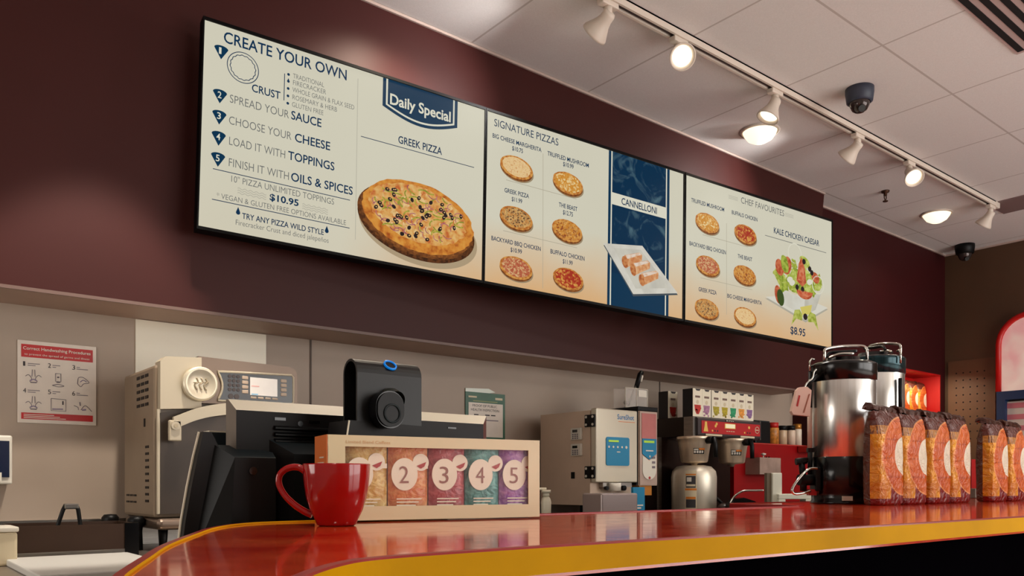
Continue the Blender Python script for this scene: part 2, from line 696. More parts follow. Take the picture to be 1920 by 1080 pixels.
scrA, dA = screen_thing(-0.008, 1.229, 'menu screen headed CREATE YOUR OWN, leftmost of the three on the soffit')
scrB, dB = screen_thing(1.231, 2.470, 'middle menu screen headed SIGNATURE PIZZAS with a navy CANNELLONI column')
scrC, dC = screen_thing(2.476, 3.725, 'menu screen headed CHEF FAVOURITES with a salad picture, right of the others')
# wall mount: one arm per screen reaching back to the soffit
for o, ax in ((scrA, 0.6), (scrB, 1.85), (scrC, 2.95)):
    M = world_of(o)
    mb = MB()
    for dz in (-0.25, -0.55):
        p = M @ Vector((ax, 0.05, dz))
        mb.tube([p, (p.x, 3.225, p.z)], 0.02, bezel_m, n=8)
    p = M @ Vector((ax, 0.05, -0.4))
    mb.box(p.x - 0.12, p.x + 0.12, 3.205, 3.225, p.z - 0.22, p.z + 0.22, bezel_m)
    mb.build('wall_bracket', o)

TX = {0: [("CREATE YOUR OWN", 0.069, -0.064, 0.492, 0.043, 1, s_ink), ("CRUST", 0.179, -0.223, 0.111, 0.030, 1, s_ink),
          ("TRADITIONAL", 0.338, -0.122, 0.128, 0.019, -1, s_grey), ("FIRECRACKER", 0.339, -0.149, 0.136, 0.019, -1, s_grey),
          ("WHOLE GRAIN & FLAX SEED", 0.337, -0.178, 0.26, 0.019, -1, s_grey), ("ROSEMARY & HERB", 0.338, -0.208, 0.185, 0.019, -1, s_grey),
          ("GLUTEN FREE", 0.337, -0.238, 0.129, 0.019, -1, s_grey),
          ("SPREAD YOUR", 0.098, -0.29, 0.228, 0.031, -1, s_grey), ("SAUCE", 0.335, -0.289, 0.124, 0.034, 1, s_ink),
          ("CHOOSE YOUR", 0.097, -0.374, 0.241, 0.031, -1, s_grey), ("CHEESE", 0.352, -0.375, 0.146, 0.034, 1, s_ink),
          ("LOAD IT WITH", 0.1, -0.454, 0.215, 0.031, -1, s_grey), ("TOPPINGS", 0.327, -0.454, 0.191, 0.034, 1, s_ink),
          ("FINISH IT WITH", 0.101, -0.537, 0.231, 0.031, -1, s_grey), ("OILS & SPICES", 0.341, -0.537, 0.258, 0.034, 1, s_ink),
          ("10\" PIZZA UNLIMITED TOPPINGS", 0.112, -0.595, 0.408, 0.024, -1, s_grey), ("$10.95", 0.259, -0.633, 0.115, 0.026, 2, s_ink),
          ("* VEGAN & GLUTEN FREE OPTIONS AVAILABLE", 0.06, -0.669, 0.513, 0.02, -1, s_grey),
          ("TRY ANY PIZZA WILD STYLE", 0.156, -0.728, 0.324, 0.022, 1, s_ink),
          ("Firecracker Crust and diced jalepe\u00f1os", 0.133, -0.757, 0.368, 0.020, -1, s_grey),
          ("Daily Special", 0.756, -0.106, 0.292, 0.046, 2, s_white), ("GREEK PIZZA", 0.798, -0.265, 0.21, 0.032, 1, s_ink)],
      1: [("SIGNATURE PIZZAS", 1.274, -0.061, 0.362, 0.034, 0, s_ink), ("BIG CHEESE MARGHERITA", 1.266, -0.117, 0.272, 0.02, 1, s_ink),
          ("$10.75", 1.373, -0.149, 0.06, 0.02, 1, s_ink), ("TRUFFLED MUSHROOM", 1.573, -0.123, 0.249, 0.021, 1, s_ink),
          ("$10.99", 1.666, -0.152, 0.063, 0.021, 1, s_ink), ("GREEK PIZZA", 1.335, -0.356, 0.136, 0.02, 1, s_ink),
          ("$11.99", 1.375, -0.389, 0.058, 0.02, 1, s_ink), ("THE BEAST", 1.644, -0.357, 0.111, 0.021, 1, s_ink),
          ("$12.75", 1.669, -0.389, 0.06, 0.021, 1, s_ink), ("BACKYARD BBQ CHICKEN", 1.269, -0.594, 0.273, 0.02, 1, s_ink),
          ("$10.99", 1.373, -0.628, 0.063, 0.02, 1, s_ink), ("BUFFALO CHICKEN", 1.599, -0.594, 0.204, 0.021, 1, s_ink),
          ("$11.99", 1.672, -0.629, 0.059, 0.021, 1, s_ink), ("CANNELLONI", 2.034, -0.26, 0.24, 0.034, 1, s_ink)],
      2: [("CHEF FAVOURITES", 2.908, -0.061, 0.366, 0.035, 0, s_grey), ("TRUFFLED MUSHROOM", 2.521, -0.14, 0.252, 0.022, 1, s_ink),
          ("BUFFALO CHICKEN", 2.834, -0.14, 0.21, 0.022, 1, s_ink), ("BACKYARD BBQ CHICKEN", 2.51, -0.379, 0.279, 0.022, 1, s_ink),
          ("THE BEAST", 2.884, -0.38, 0.118, 0.022, 1, s_ink), ("GREEK PIZZA", 2.581, -0.618, 0.137, 0.022, 1, s_ink),
          ("BIG CHEESE MARGHERITA", 2.802, -0.619, 0.282, 0.022, 1, s_ink), ("KALE CHICKEN CAESAR", 3.185, -0.178, 0.412, 0.034, 1, s_ink),
          ("$8.95", 3.334, -0.751, 0.135, 0.044, 1, s_ink)]}
for k, d in enumerate((dA, dB, dC)):
    for t_, a, b, w, h, bold, m in TX[k]:
        nm = 'price' if t_.startswith('$') else ('heading' if h > 0.03 else 'menu_line')
        screen_text(MB(), t_, a, b, w, h, bold, m, 8).build(nm, d, local=True, recalc=False)

# numbered wedges, rules, bullets and the crust ring of the left screen
for i, (zt, zb_) in enumerate(((-0.079, -0.133), (-0.250, -0.304), (-0.331, -0.386), (-0.412, -0.468), (-0.494, -0.549))):
    c = 0.0615
    mb = MB()
    arc = [(c + 0.026 * math.cos(math.radians(t)) * 1.0, zt - 0.012 + 0.012 * math.sin(math.radians(t))) for t in range(0, 181, 20)]
    screen_layer(mb, arc + [(c, zb_)], s_navy, 3)
    screen_text(mb, str(i + 1), c - 0.0085, zt - 0.034, 0.014 if i else 0.009, 0.025, 1, s_white, 6)
    mb.build('step_wedge', dA, local=True, recalc=False)
mb = MB()


def ring(mb, cx, cz, r, w, m, k, wav=0.0, n=72):
    for j in range(n):
        t0, t1 = 2 * math.pi * j / n, 2 * math.pi * (j + 1) / n
        r0 = r * (1 + wav * math.sin(16 * t0))
        r1 = r * (1 + wav * math.sin(16 * t1))
        screen_layer(mb, [(cx + r0 * math.cos(t0), cz + r0 * math.sin(t0)), (cx + (r0 + w) * math.cos(t0), cz + (r0 + w) * math.sin(t0)),
                          (cx + (r1 + w) * math.cos(t1), cz + (r1 + w) * math.sin(t1)), (cx + r1 * math.cos(t1), cz + r1 * math.sin(t1))], m, k)


ring(mb, 0.144, -0.140, 0.0575, 0.003, s_ink, 3)
mb.build('crust_ring', dA, local=True, recalc=False)
mb = MB()
ring(mb, 0.144, -0.140, 0.046, 0.003, s_ink, 3, 0.03, 128)
mb.build('crust_ring', dA, local=True, recalc=False)
mb = MB()
screen_line(mb, 0.305, -0.113, 0.305, -0.222, 0.003, s_ink)
mb.build('rule', dA, local=True, recalc=False)
for i, zc in enumerate((-0.112, -0.140, -0.169, -0.199, -0.229)):
    mb = MB()
    screen_layer(mb, ellipse(0.3205, zc, 0.0055, 0.0055, 14), s_ink, 3)
    if i == 1:
        screen_layer(mb, [(0.316, zc + 0.002), (0.325, zc + 0.002), (0.3205, zc + 0.013)], s_ink, 3)
    mb.build('bullet', dA, local=True, recalc=False)
for q4, rm, rw in (((0.044, -0.560, 0.589, -0.560), s_ink, .003), ((0.044, -0.677, 0.590, -0.677), s_ink, .003), ((0.611, -0.04, 0.616, -0.72), s_pale, .0025), ((0.630, -0.280, 1.173, -0.280), s_ink, .003)):
    screen_line(MB(), *q4, rw, rm).build('rule', dA, local=True, recalc=False)
for cx, zc in ((0.141, -0.705), (0.493, -0.706)):
    mb = MB()
    screen_layer(mb, ellipse(cx, zc - 0.003, 0.008, 0.008, 18), s_ink, 3)
    screen_layer(mb, [(cx - 0.0075, zc), (cx + 0.0075, zc), (cx, zc + 0.019)], s_ink, 3)
    mb.build('drop_mark', dA, local=True, recalc=False)
for x0, x1, zc in ((0.137, 0.246, -0.614), (0.390, 0.496, -0.620)):
    mb = MB()
    for q in range(3):
        pts = [(x0 + (x1 - x0) * t / 24, zc - 0.009 * q + 0.003 * math.sin(t * 1.3)) for t in range(25)]
        for (a, b), (c, d) in zip(pts, pts[1:]):
            screen_line(mb, a, b, c, d, 0.003, s_pale)
    mb.build('wave_ornament', dA, local=True, recalc=False)
# the Daily Special tab
mb = MB()


def tab(x0, x1, zs, zm):
    lo = [(x0 + (x1 - x0) * t / 16, zs - (zs - zm) * math.sin(math.pi * t / 16)) for t in range(17)]
    return [(x0, -0.001)] + lo + [(x1, -0.001)]


screen_layer(mb, tab(0.723, 1.083, -0.122, -0.166), s_navy, 2)
screen_layer(mb, tab(0.738, 1.068, -0.114, -0.153), s_white, 3)
screen_layer(mb, tab(0.746, 1.060, -0.109, -0.145), s_navy, 4)
mb.build('special_tab', dA, local=True, recalc=False)

# the large Greek pizza on its board
rnd = random.Random(5)
mb = MB()
wood = screen_mat('pizza_board', (120, 70, 32), (76, 42, 20), 40)
wood_edge = screen_mat('pizza_board_side', (96, 54, 26), (58, 32, 16), 60)
screen_layer(mb, ellipse(0.912, -0.625, 0.285, 0.150, 60, -0.10), screen_mat('board_shade', (168, 148, 118)), 1)
screen_layer(mb, ellipse(0.902, -0.602, 0.281, 0.150, 60, -0.10), wood_edge, 2)
screen_layer(mb, ellipse(0.900, -0.587, 0.280, 0.148, 60, -0.10), wood, 3)
mb.build('serving_board_picture', dA, local=True, recalc=False)
mb = MB()
big_crust = screen_mat('big_crust', (210, 150, 66), (156, 74, 26), 28, (200, 128, 50), lo=.32, hi=.68)
big_cheese = screen_mat('big_cheese', (216, 176, 110), (186, 96, 46), 34, (208, 152, 82), lo=.34, hi=.68)
screen_layer(mb, ellipse(0.908, -0.579, 0.266, 0.150, 70, -0.09, 0.012, 1), s_edge, 4)
screen_layer(mb, ellipse(0.908, -0.566, 0.266, 0.150, 70, -0.09, 0.018, 2), big_crust, 5)
screen_layer(mb, ellipse(0.905, -0.553, 0.232, 0.121, 70, -0.09, 0.03, 3), big_cheese, 6)
olive = screen_mat('topping_olive', (40, 30, 30))
pepper = screen_mat('topping_pepper', (164, 160, 62), (128, 130, 44), 60)
onion = screen_mat('topping_onion', (140, 62, 82), (178, 112, 116), 60)
chick = screen_mat('topping_chicken', (222, 188, 132), (206, 160, 96), 60)
for i in range(230):
    t, r = rnd.uniform(0, 2 * math.pi), math.sqrt(rnd.uniform(0, 1)) * 0.95
    px_, pz_ = 0.905 + 0.226 * r * math.cos(t), -0.553 + 0.116 * r * math.sin(t)
    a = rnd.uniform(0, math.pi)
    kind = i % 10
    if kind < 4:
        screen_layer(mb, ellipse(px_, pz_, rnd.uniform(.008, .017), rnd.uniform(.005, .009), 8, a, .25, i), chick, 7)
    elif kind < 6:
        screen_layer(mb, ellipse(px_, pz_, .0105, .008, 12, a), olive, 9)
        if i % 3:
            screen_layer(mb, ellipse(px_ + .001, pz_ + .001, .0035, .0025, 8), chick, 10)
    elif kind < 8:
        q = [(px_ + .024 * u * math.cos(a) - .006 * math.sin(a) * (1 - u * u), pz_ + .013 * u * math.sin(a) + .006 * math.cos(a) * (1 - u * u)) for u in (-1, -.5, 0, .5, 1)]
        for (a0, b0), (a1, b1) in zip(q, q[1:]):
            screen_line(mb, a0, b0, a1, b1, .006, pepper, 8)
    else:
        q = [(px_ + .022 * u * math.cos(a) - .009 * math.sin(a) * (1 - u * u), pz_ + .013 * u * math.sin(a) + .009 * math.cos(a) * (1 - u * u)) for u in (-1, -.5, 0, .5, 1)]
        for (a0, b0), (a1, b1) in zip(q, q[1:]):
            screen_line(mb, a0, b0, a1, b1, .0035, onion, 8)
mb.build('pizza_picture', dA, local=True, recalc=False)

# middle screen: six pizzas, grid rules, navy column and the plate of cannelloni
for i, (kd, cx, cz) in enumerate((('margherita', 1.401, -0.225), ('mushroom', 1.698, -0.230), ('greek', 1.403, -0.464),
                                  ('beast', 1.698, -0.464), ('bbq', 1.407, -0.699), ('buffalo', 1.708, -0.700))):
    pizza_picture(kd, cx, cz, dB, seed=i)
mb = MB()
s_rule = screen_mat('screen_rule', (168, 160, 140))
screen_line(mb, 1.549, -0.12, 1.559, -0.77, 0.0025, s_rule)
screen_line(mb, 1.345, -0.296, 1.752, -0.296, 0.0025, s_rule)
screen_line(mb, 1.333, -0.537, 1.758, -0.537, 0.0025, s_rule)
mb.build('grid_rules', dB, local=True, recalc=False)
mb = MB()
screen_layer(mb, rect(1.950, 2.364, -SC_H + 0.001, -0.001), s_navy, 2)
screen_layer(mb, rect(1.966, 1.974, -SC_H + 0.001, -0.001), s_white, 3)
screen_layer(mb, rect(2.338, 2.346, -SC_H + 0.001, -0.001), s_white, 3)
screen_layer(mb, rect(1.976, 2.336, -0.62, -0.001), smoke, 3)
screen_layer(mb, rect(1.970, 2.340, -0.272, -0.211), s_white, 5)
mb.build('navy_column', dB, local=True, recalc=False)
mb = MB()
plate = screen_mat('plate_white', (206, 202, 190), (192, 188, 176), 12)
plate_in = screen_mat('plate_well', (184, 180, 168), (196, 192, 178), 10)
screen_layer(mb, [(1.922, -0.492), (2.18, -0.455), (2.43, -0.664), (2.119, -0.720)], screen_mat('plate_shade', (70, 78, 84)), 4)
screen_layer(mb, [(1.920, -0.483), (2.177, -0.447), (2.428, -0.655), (2.119, -0.709)], plate, 6)
screen_layer(mb, [(1.985, -0.495), (2.165, -0.470), (2.365, -0.638), (2.135, -0.678)], plate_in, 7)
roll = screen_mat('cannelloni', (190, 118, 72), (220, 178, 134), 40, (200, 140, 92), lo=.3, hi=.7)
roll_end = screen_mat('cannelloni_end', (160, 84, 44), (196, 132, 80), 50)
sugar = screen_mat('sugar_dust', (216, 200, 184), (204, 160, 124), 50, lo=.45, hi=.7)
for cx, cz in ((2.108, -0.532), (2.163, -0.563), (2.222, -0.606)):
    body = [(cx - .062, cz - .02), (cx - .05, cz + .014), (cx + .05, cz + .046), (cx + .068, cz + .036), (cx + .066, cz + .006), (cx - .04, cz - .05)]
    screen_layer(mb, body, roll, 8)
    screen_layer(mb, [(cx - .045, cz + .014), (cx + .05, cz + .044), (cx + .062, cz + .036), (cx - .03, cz - .002)], sugar, 9)
    screen_layer(mb, ellipse(cx - .048, cz - .022, .019, .031, 20, .35), roll_end, 10)
mb.build('cannelloni_picture', dB, local=True, recalc=False)

# right screen: six pizzas, rules and the salad
for i, (kd, cx, cz) in enumerate((('mushroom', 2.645, -0.230), ('buffalo', 2.948, -0.232), ('bbq', 2.652, -0.466),
                                  ('beast', 2.944, -0.467), ('greek', 2.646, -0.706), ('margherita', 2.949, -0.706))):
    pizza_picture(kd, cx, cz, dC, seed=20 + i)
mb = MB()
screen_line(mb, 2.795, -0.20, 2.800, -0.715, 0.0025, s_rule)
screen_line(mb, 2.61, -0.302, 2.969, -0.302, 0.0025, s_rule)
screen_line(mb, 2.597, -0.542, 3.007, -0.542, 0.0025, s_rule)
screen_line(mb, 3.112, -0.205, 3.667, -0.205, 0.0035, s_grey)
for x0, x1 in ((2.81, 2.885), (3.285, 3.36)):
    for q in range(3):
        screen_line(mb, x0, -0.037 - 0.008 * q, x1, -0.037 - 0.008 * q, 0.003, s_pale)
mb.build('grid_rules', dC, local=True, recalc=False)
mb = MB()
saucer = screen_mat('saucer_white', (208, 204, 190))
saucer_lo = screen_mat('saucer_shade', (170, 164, 148))
bowl_l = screen_mat('bowl_light', (206, 204, 192), (198, 194, 180), 10)
bowl_d = screen_mat('bowl_dark', (182, 178, 164), (194, 190, 176), 10)
leaf = [screen_mat('leaf_a', (138, 148, 50), (178, 184, 92), 40), screen_mat('leaf_b', (164, 176, 72), (112, 132, 36), 40),
        screen_mat('leaf_c', (190, 196, 110), (150, 164, 60), 40)]
tomato = screen_mat('tomato', (166, 70, 42), (194, 108, 72), 40)
tom_in = screen_mat('tomato_flesh', (206, 128, 92), (186, 84, 52), 40)
screen_layer(mb, [(3.115, -0.575), (3.40, -0.52), (3.685, -0.555), (3.475, -0.665)], saucer_lo, 2)
screen_layer(mb, [(3.118, -0.565), (3.40, -0.51), (3.682, -0.545), (3.474, -0.652)], saucer, 3)
screen_layer(mb, [(3.215, -0.485), (3.465, -0.530), (3.460, -0.628), (3.275, -0.585)], bowl_l, 4)
screen_layer(mb, [(3.465, -0.530), (3.625, -0.455), (3.565, -0.575), (3.460, -0.628)], bowl_d, 4)
rnd = random.Random(11)
for i in range(64):
    t, r = rnd.uniform(0, 2 * math.pi), math.sqrt(rnd.uniform(0, 1))
    cx, cz = 3.400 + 0.205 * r * math.cos(t), -0.415 + 0.085 * r * math.sin(t)
    screen_layer(mb, ellipse(cx, cz, rnd.uniform(.02, .042), rnd.uniform(.014, .03), 11, rnd.uniform(0, 3), .28, i), leaf[i % 3], 6 + (i % 4))
for cx, cz, rx, rz, a in ((3.235, -0.372, .035, .05, .3), (3.30, -0.35, .04, .055, -.2), (3.46, -0.30, .05, .03, -.4), (3.56, -0.38, .04, .03, -.6)):
    screen_layer(mb, ellipse(cx, cz, rx, rz, 20, a), tomato if cx < 3.31 or cx > 3.5 else leaf[2], 10)
screen_layer(mb, ellipse(3.28, -0.345, .032, .055, 18, .2, .1, 4), leaf[1], 11)
screen_layer(mb, [(3.385, -0.425), (3.405, -0.32), (3.43, -0.275), (3.462, -0.34), (3.475, -0.425), (3.44, -0.455)], tomato, 11)
screen_layer(mb, [(3.400, -0.42), (3.418, -0.33), (3.432, -0.30), (3.452, -0.345), (3.458, -0.42)], tom_in, 12)
wedge = [(3.46 + .075 * math.cos(math.radians(t)), -0.478 - .045 * math.sin(math.radians(t)) * 1.1) for t in range(0, 181, 15)]
screen_layer(mb, wedge, tomato, 12)
screen_layer(mb, [(3.46 + (a - 3.46) * .78, -0.482 + (b + 0.482) * .72) for a, b in wedge], tom_in, 13)
for j in range(2):
    cx, cz, r = ((3.37, -0.265, .055), (3.585, -0.42, .05))[j]
    ring(mb, cx, cz, r, .007, s_white, 9 + j, 0, 40)
for cx, cz in ((3.452, -0.30), (3.525, -0.355), (3.39, -0.465), (3.505, -0.335), (3.44, -0.47)):
    screen_layer(mb, ellipse(cx, cz, .016, .017, 14), olive, 13)
for cx, cz in ((3.325, -0.43), (3.505, -0.415), (3.345, -0.445)):
    screen_layer(mb, ellipse(cx, cz, .026, .018, 14, .3, .1), s_white, 12)
screen_layer(mb, ellipse(3.225, -0.535, .03, .055, 20, .25), tomato, 9)
screen_layer(mb, ellipse(3.245, -0.55, .03, .05, 20, .25), screen_mat('pepper_dark', (56, 74, 30)), 10)
screen_layer(mb, [(3.42, -0.58), (3.53, -0.55), (3.515, -0.61), (3.44, -0.625)], screen_mat('lemon', (202, 188, 96)), 9)
for sx in (-1, 1):
    q = [(3.465 + sx * .02, -0.63), (3.465 + sx * .05, -0.595), (3.465 + sx * .095, -0.605), (3.465 + sx * .125, -0.70), (3.465 + sx * .08, -0.655), (3.465 + sx * .03, -0.66)]
    screen_layer(mb, q if sx > 0 else q[::-1], leaf[0], 11)
screen_layer(mb, ellipse(3.467, -0.632, .02, .02, 14), olive, 12)
mb.build('salad_picture', dC, local=True, recalc=False)

# ---------------------------------------------------------------- on the ceiling
TRACK_M = mat('track_white', (226, 214, 200), 0.45)
BULB = mat('lamp_face', (255, 240, 210), 0.4, emit=(255, 243, 214), es=1.6)
tr = thing('track_rail', (0.6, 2.51, ZC), 'long white lighting track running along the tiled ceiling', 'track')
mb = MB()
mb.box(0.6, 6.79, 2.485, 2.497, ZC - 0.036, ZC, TRACK_M)
mb.box(0.6, 6.79, 2.523, 2.535, ZC - 0.036, ZC, TRACK_M)
mb.box(0.6, 6.79, 2.485, 2.535, ZC - 0.008, ZC, TRACK_M)
mb.build('rail', tr)
MB().box(0.6, 6.79, 2.5005, 2.5195, ZC - 0.028, ZC - 0.01, mat('track_slot', (60, 42, 40), 0.6)).build('conductor_slot', tr)
MB().box(6.76, 6.83, 2.48, 2.54, ZC - 0.045, ZC, TRACK_M, 0.006).build('end_feed', tr)

HEADS = [(2.583, (-0.05, 0.85, -0.50), 'white track spotlight at the top edge above the menus, nearest the camera', 0),
         (3.063, (-0.45, -0.62, -0.62), 'lit track spotlight glowing toward the room, second along the white rail', 1),
         (3.865, (-0.35, 0.25, -0.90), 'white track spotlight, third along the rail, hanging near the lit ceiling lamp', 1),
         (4.741, (0.05, 0.80, -0.58), 'unlit-looking white bell spotlight on the track below the grey dome camera', 0),
         (5.410, (-0.45, -0.55, -0.70), 'lit track spotlight facing the camera beyond the dome camera', 1),
         (6.727, (0.10, 0.62, -0.78), 'white bell spotlight at the far end of the track by the grey vent', 0)]
for hx, d, lab, lit in HEADS:
    zt = ZC - 0.036
    o = thing('track_spotlight', (hx, 2.51, zt), lab, 'spotlight', 'spotlights on the ceiling track')
    D = Vector(d).normalized()
    MB().box(hx - 0.05, hx + 0.05, 2.49, 2.53, zt - 0.025, zt, TRACK_M, 0.005).build('track_adapter', o)
    j = Vector((hx, 2.51, zt - 0.062))
    MB().tube([(hx, 2.51, zt - 0.02), j], 0.019, TRACK_M).build('stem', o)
    q = D.to_track_quat('Z', 'Y').to_matrix().to_4x4()
    M = Matrix.Translation(j - D * 0.02) @ q
    prof = [(0.0, 0.0), (0.024, 0.002), (0.029, 0.012), (0.030, 0.036), (0.035, 0.056), (0.048, 0.082), (0.061, 0.106), (0.062, 0.116), (0.056, 0.116), (0.046, 0.098)]
    MB().lathe(prof, TRACK_M, n=28, M=M).build('lamp_housing', o)
    MB().lathe([(0.0, 0.118), (0.03, 0.114), (0.046, 0.102), (0.047, 0.096)], BULB, n=24, M=M).build('bulb', o)
    p = j + D * 0.11
    if lit:
        spot('spotlight_beam', p, p + D, 9, 75, 0.7, size=0.03)

for dx, lab in ((4.304, 'round glowing recessed downlight in the ceiling above the CHEF FAVOURITES screen'),
                (6.714, 'round glowing recessed downlight in the ceiling near the far corner')):
    o = thing('recessed_downlight', (dx, 2.90, ZC), lab, 'downlight', 'recessed ceiling downlights')
    MB().lathe([(0.115, 0.0), (0.12, -0.006), (0.104, -0.012), (0.100, -0.004)], TRACK_M, (dx, 2.9, ZC), 36).build('trim_ring', o)
    MB().lathe([(0.0, -0.075), (0.04, -0.070), (0.075, -0.050), (0.094, -0.024), (0.101, -0.004)], mat('downlight_lens', (255, 240, 210), 0.4, emit=(255, 240, 206), es=1.3),
               (dx, 2.9, ZC), 36).build('lens', o)

dome_glass = mat('dome_glass', (70, 60, 58), 0.06, 0.4)
for dx, dy, s, lab, body in ((4.27, 2.25, 0.84, 'grey dome security camera on the white ceiling tiles beside the track', mat('dome_grey', (52, 58, 74), 0.5)),
                             (7.79, 3.12, 0.92, 'black dome security camera on the ceiling in the far corner', BLACK)):
    o = thing('dome_camera', (dx, dy, ZC), lab, 'security camera')
    MB().lathe([(0.0, 0), (0.088 * s, 0), (0.088 * s, -0.03 * s), (0.080 * s, -0.085 * s), (0.066 * s, -0.092 * s)], body, (dx, dy, ZC), 36).build('housing', o)
    MB().lathe([(0.062 * s, -0.088 * s), (0.060 * s, -0.11 * s), (0.046 * s, -0.138 * s), (0.025 * s, -0.152 * s), (0, -0.157 * s)], dome_glass, (dx, dy, ZC), 32).build('dome', o)
    c = Vector((dx, dy, ZC - 0.115 * s))
    MB().tube([c + Vector((-0.025, -0.02, -0.02)), c + Vector((-0.042, -0.036, -0.034))], 0.018, BLACK_GLOSS, 14).build('lens', o)

o = thing('fire_sprinkler', (5.903, 2.914, ZC), 'small metal fire sprinkler hanging from the ceiling by the lit downlight', 'sprinkler')
br = mat('sprinkler_metal', (90, 66, 52), 0.4, 0.8)
MB().lathe([(0, 0), (0.03, 0), (0.026, -0.012), (0.012, -0.016), (0.012, -0.035), (0.0, -0.035)], br, (5.903, 2.914, ZC)).build('escutcheon', o)
mb = MB()
for s in (-1, 1):
    mb.tube([(5.903 + s * 0.011, 2.914, ZC - 0.03), (5.903 + s * 0.016, 2.914, ZC - 0.05), (5.903, 2.914, ZC - 0.072)], 0.004, br, 8)
mb.build('frame_arm', o)
MB().cyl((5.903, 2.914, ZC - 0.078), 0.018, 0.005, br).build('deflector', o)

o = thing('linear_diffuser', (3.0, 1.46, ZC), 'ceiling air diffuser with long black slots between pale bars', 'air vent')
MB().box(1.6, 4.53, 1.28, 1.57, ZC - 0.006, ZC, mat('diffuser_frame', (190, 168, 164), 0.5)).build('frame', o)
dk = mat('diffuser_slot', (8, 6, 8), 0.8)
for i in range(4):
    y1 = 1.556 - i * 0.0585
    MB().box(1.62, 4.505, y1 - 0.029, y1, ZC - 0.0085, ZC - 0.004, dk).build('slot', o)

o = thing('ceiling_vent_panel', (6.92, 2.2, ZC), 'grey rectangular vent panel set in the ceiling beside the end of the track', 'air vent')
vm = mat('vent_grey', (132, 110, 108), 0.6)
MB().box(6.78, 7.12, 1.5, 2.56, ZC - 0.006, ZC, vm).build('panel', o)

# ---------------------------------------------------------------- the red bar counter
def offset_poly(P, d):
    """Move a counter-clockwise outline inwards by d."""
    n = len(P)
    out = []
    for i in range(n):
        a, b, c = Vector(P[i - 1]), Vector(P[i]), Vector(P[(i + 1) % n])
        t1, t2 = (b - a).normalized(), (c - b).normalized()
        n1, n2 = Vector((-t1.y, t1.x)), Vector((-t2.y, t2.x))
        m = (n1 + n2)
        m = m / max(m.length_squared / 2, 0.35)
        out.append((b.x + m.x * d, b.y + m.y * d))
    return out


front = [(0.257, 0.557), (0.286, 0.591), (0.324, 0.628), (0.362, 0.653), (0.42, 0.664), (0.55, 0.668), (0.664, 0.667)]
back = [(2.30, 1.42), (1.6, 1.42), (1.0, 1.42), (0.74, 1.422), (0.64, 1.427), (0.565, 1.418), (0.50, 1.372), (0.431, 1.278), (0.357, 1.135), (0.267, 0.949), (0.207, 0.801), (0.173, 0.716), (0.147, 0.647)]
tip = [(0.128, 0.58), (0.115, 0.51), (0.122, 0.455), (0.155, 0.435), (0.20, 0.47), (0.257, 0.557)]
curve_f = [(p.x, p.y) for p in spline(front, 5)]
curve_b = [(p.x, p.y) for p in spline(back + tip, 5)][:-1]
BAR = curve_f + [(1.2, 0.655), (2.0, 0.648), (6.6, 0.632), (6.6, 1.78), (2.46, 1.78), (2.40, 1.74), (2.38, 1.66), (2.375, 1.50), (2.36, 1.44)] + curve_b
# the rear wall of the bar top is 1.42 m deep, wider to the right where the urns stand
bar = thing('bar_counter', (2.2, 1.0, 0.0), 'red glossy bar counter with a yellow rounded edge and dark front', 'counter')
bar_m = mat('bar_red', (150, 26, 20), 0.16, coat=0.25)
N = Nodes(bar_m)
N.obj_xyz()
f = N.ramp(N.noise(9, 5, 0.6), 0.3, 0.72)
N.nt.links.new(N.mix(f, lin((184, 34, 22)), lin((220, 84, 44))), N.bsdf.inputs['Base Color'])
N.nt.links.new(N.ramp(N.noise(22, 4), 0.0, 5.5), N.bsdf.inputs['Roughness'])
N.bsdf.inputs['Roughness'].default_value = 0.14
yel = mat('edge_yellow', (200, 144, 0), 0.6, noise=5, amount=0.12, spec=0.06)
rim_red = mat('edge_red', (140, 6, 10), 0.3)
inner = offset_poly(BAR, 0.011)
mb = MB()
mb.prism(inner, 1.066, 1.100, bar_m, X=(1, 0, 0), Z=(0, 1, 0), D=(0, 0, 1))
mb.build('bar_top', bar)
mb = MB()
n = len(BAR)
mid_o = offset_poly(BAR, 0.0012)
levels = [(BAR, 1.0715), (BAR, 1.1005), (mid_o, 1.1026), (offset_poly(BAR, 0.0098), 1.1030), (inner, 1.1012), (inner, 1.0715)]
vs = [(p[0], p[1], z) for P, z in levels for p in P]
for k in range(len(levels)):
    k2 = (k + 1) % len(levels)
    fs = [[k * n + i, k * n + (i + 1) % n, k2 * n + (i + 1) % n, k2 * n + i] for i in range(n)]
    if k in (1, 2):
        mb.add(vs, fs, rim_red)
    else:
        # the staff-side edge right of the gift box is plain red
        plain = [BAR[i][1] > 1.3 and BAR[i][0] > 1.12 and BAR[(i + 1) % n][0] < 6 for i in range(n)]
        mb.add(vs, [f for f, q_ in zip(fs, plain) if not q_], yel)
        mb.add(vs, [f for f, q_ in zip(fs, plain) if q_], rim_red)
mb.build('edge_band', bar)
base = offset_poly(BAR, 0.05)
dark_front = mat('bar_front_dark', (4, 3, 5), 0.9, noise=3, amount=0.2, spec=0.0)
MB().prism(base, 0.1, 1.068, dark_front, X=(1, 0, 0), Z=(0, 1, 0), D=(0, 0, 1)).build('front_panel', bar)
MB().prism(offset_poly(BAR, 0.10), 0.0, 0.1, BLACK, X=(1, 0, 0), Z=(0, 1, 0), D=(0, 0, 1)).build('toe_kick', bar)

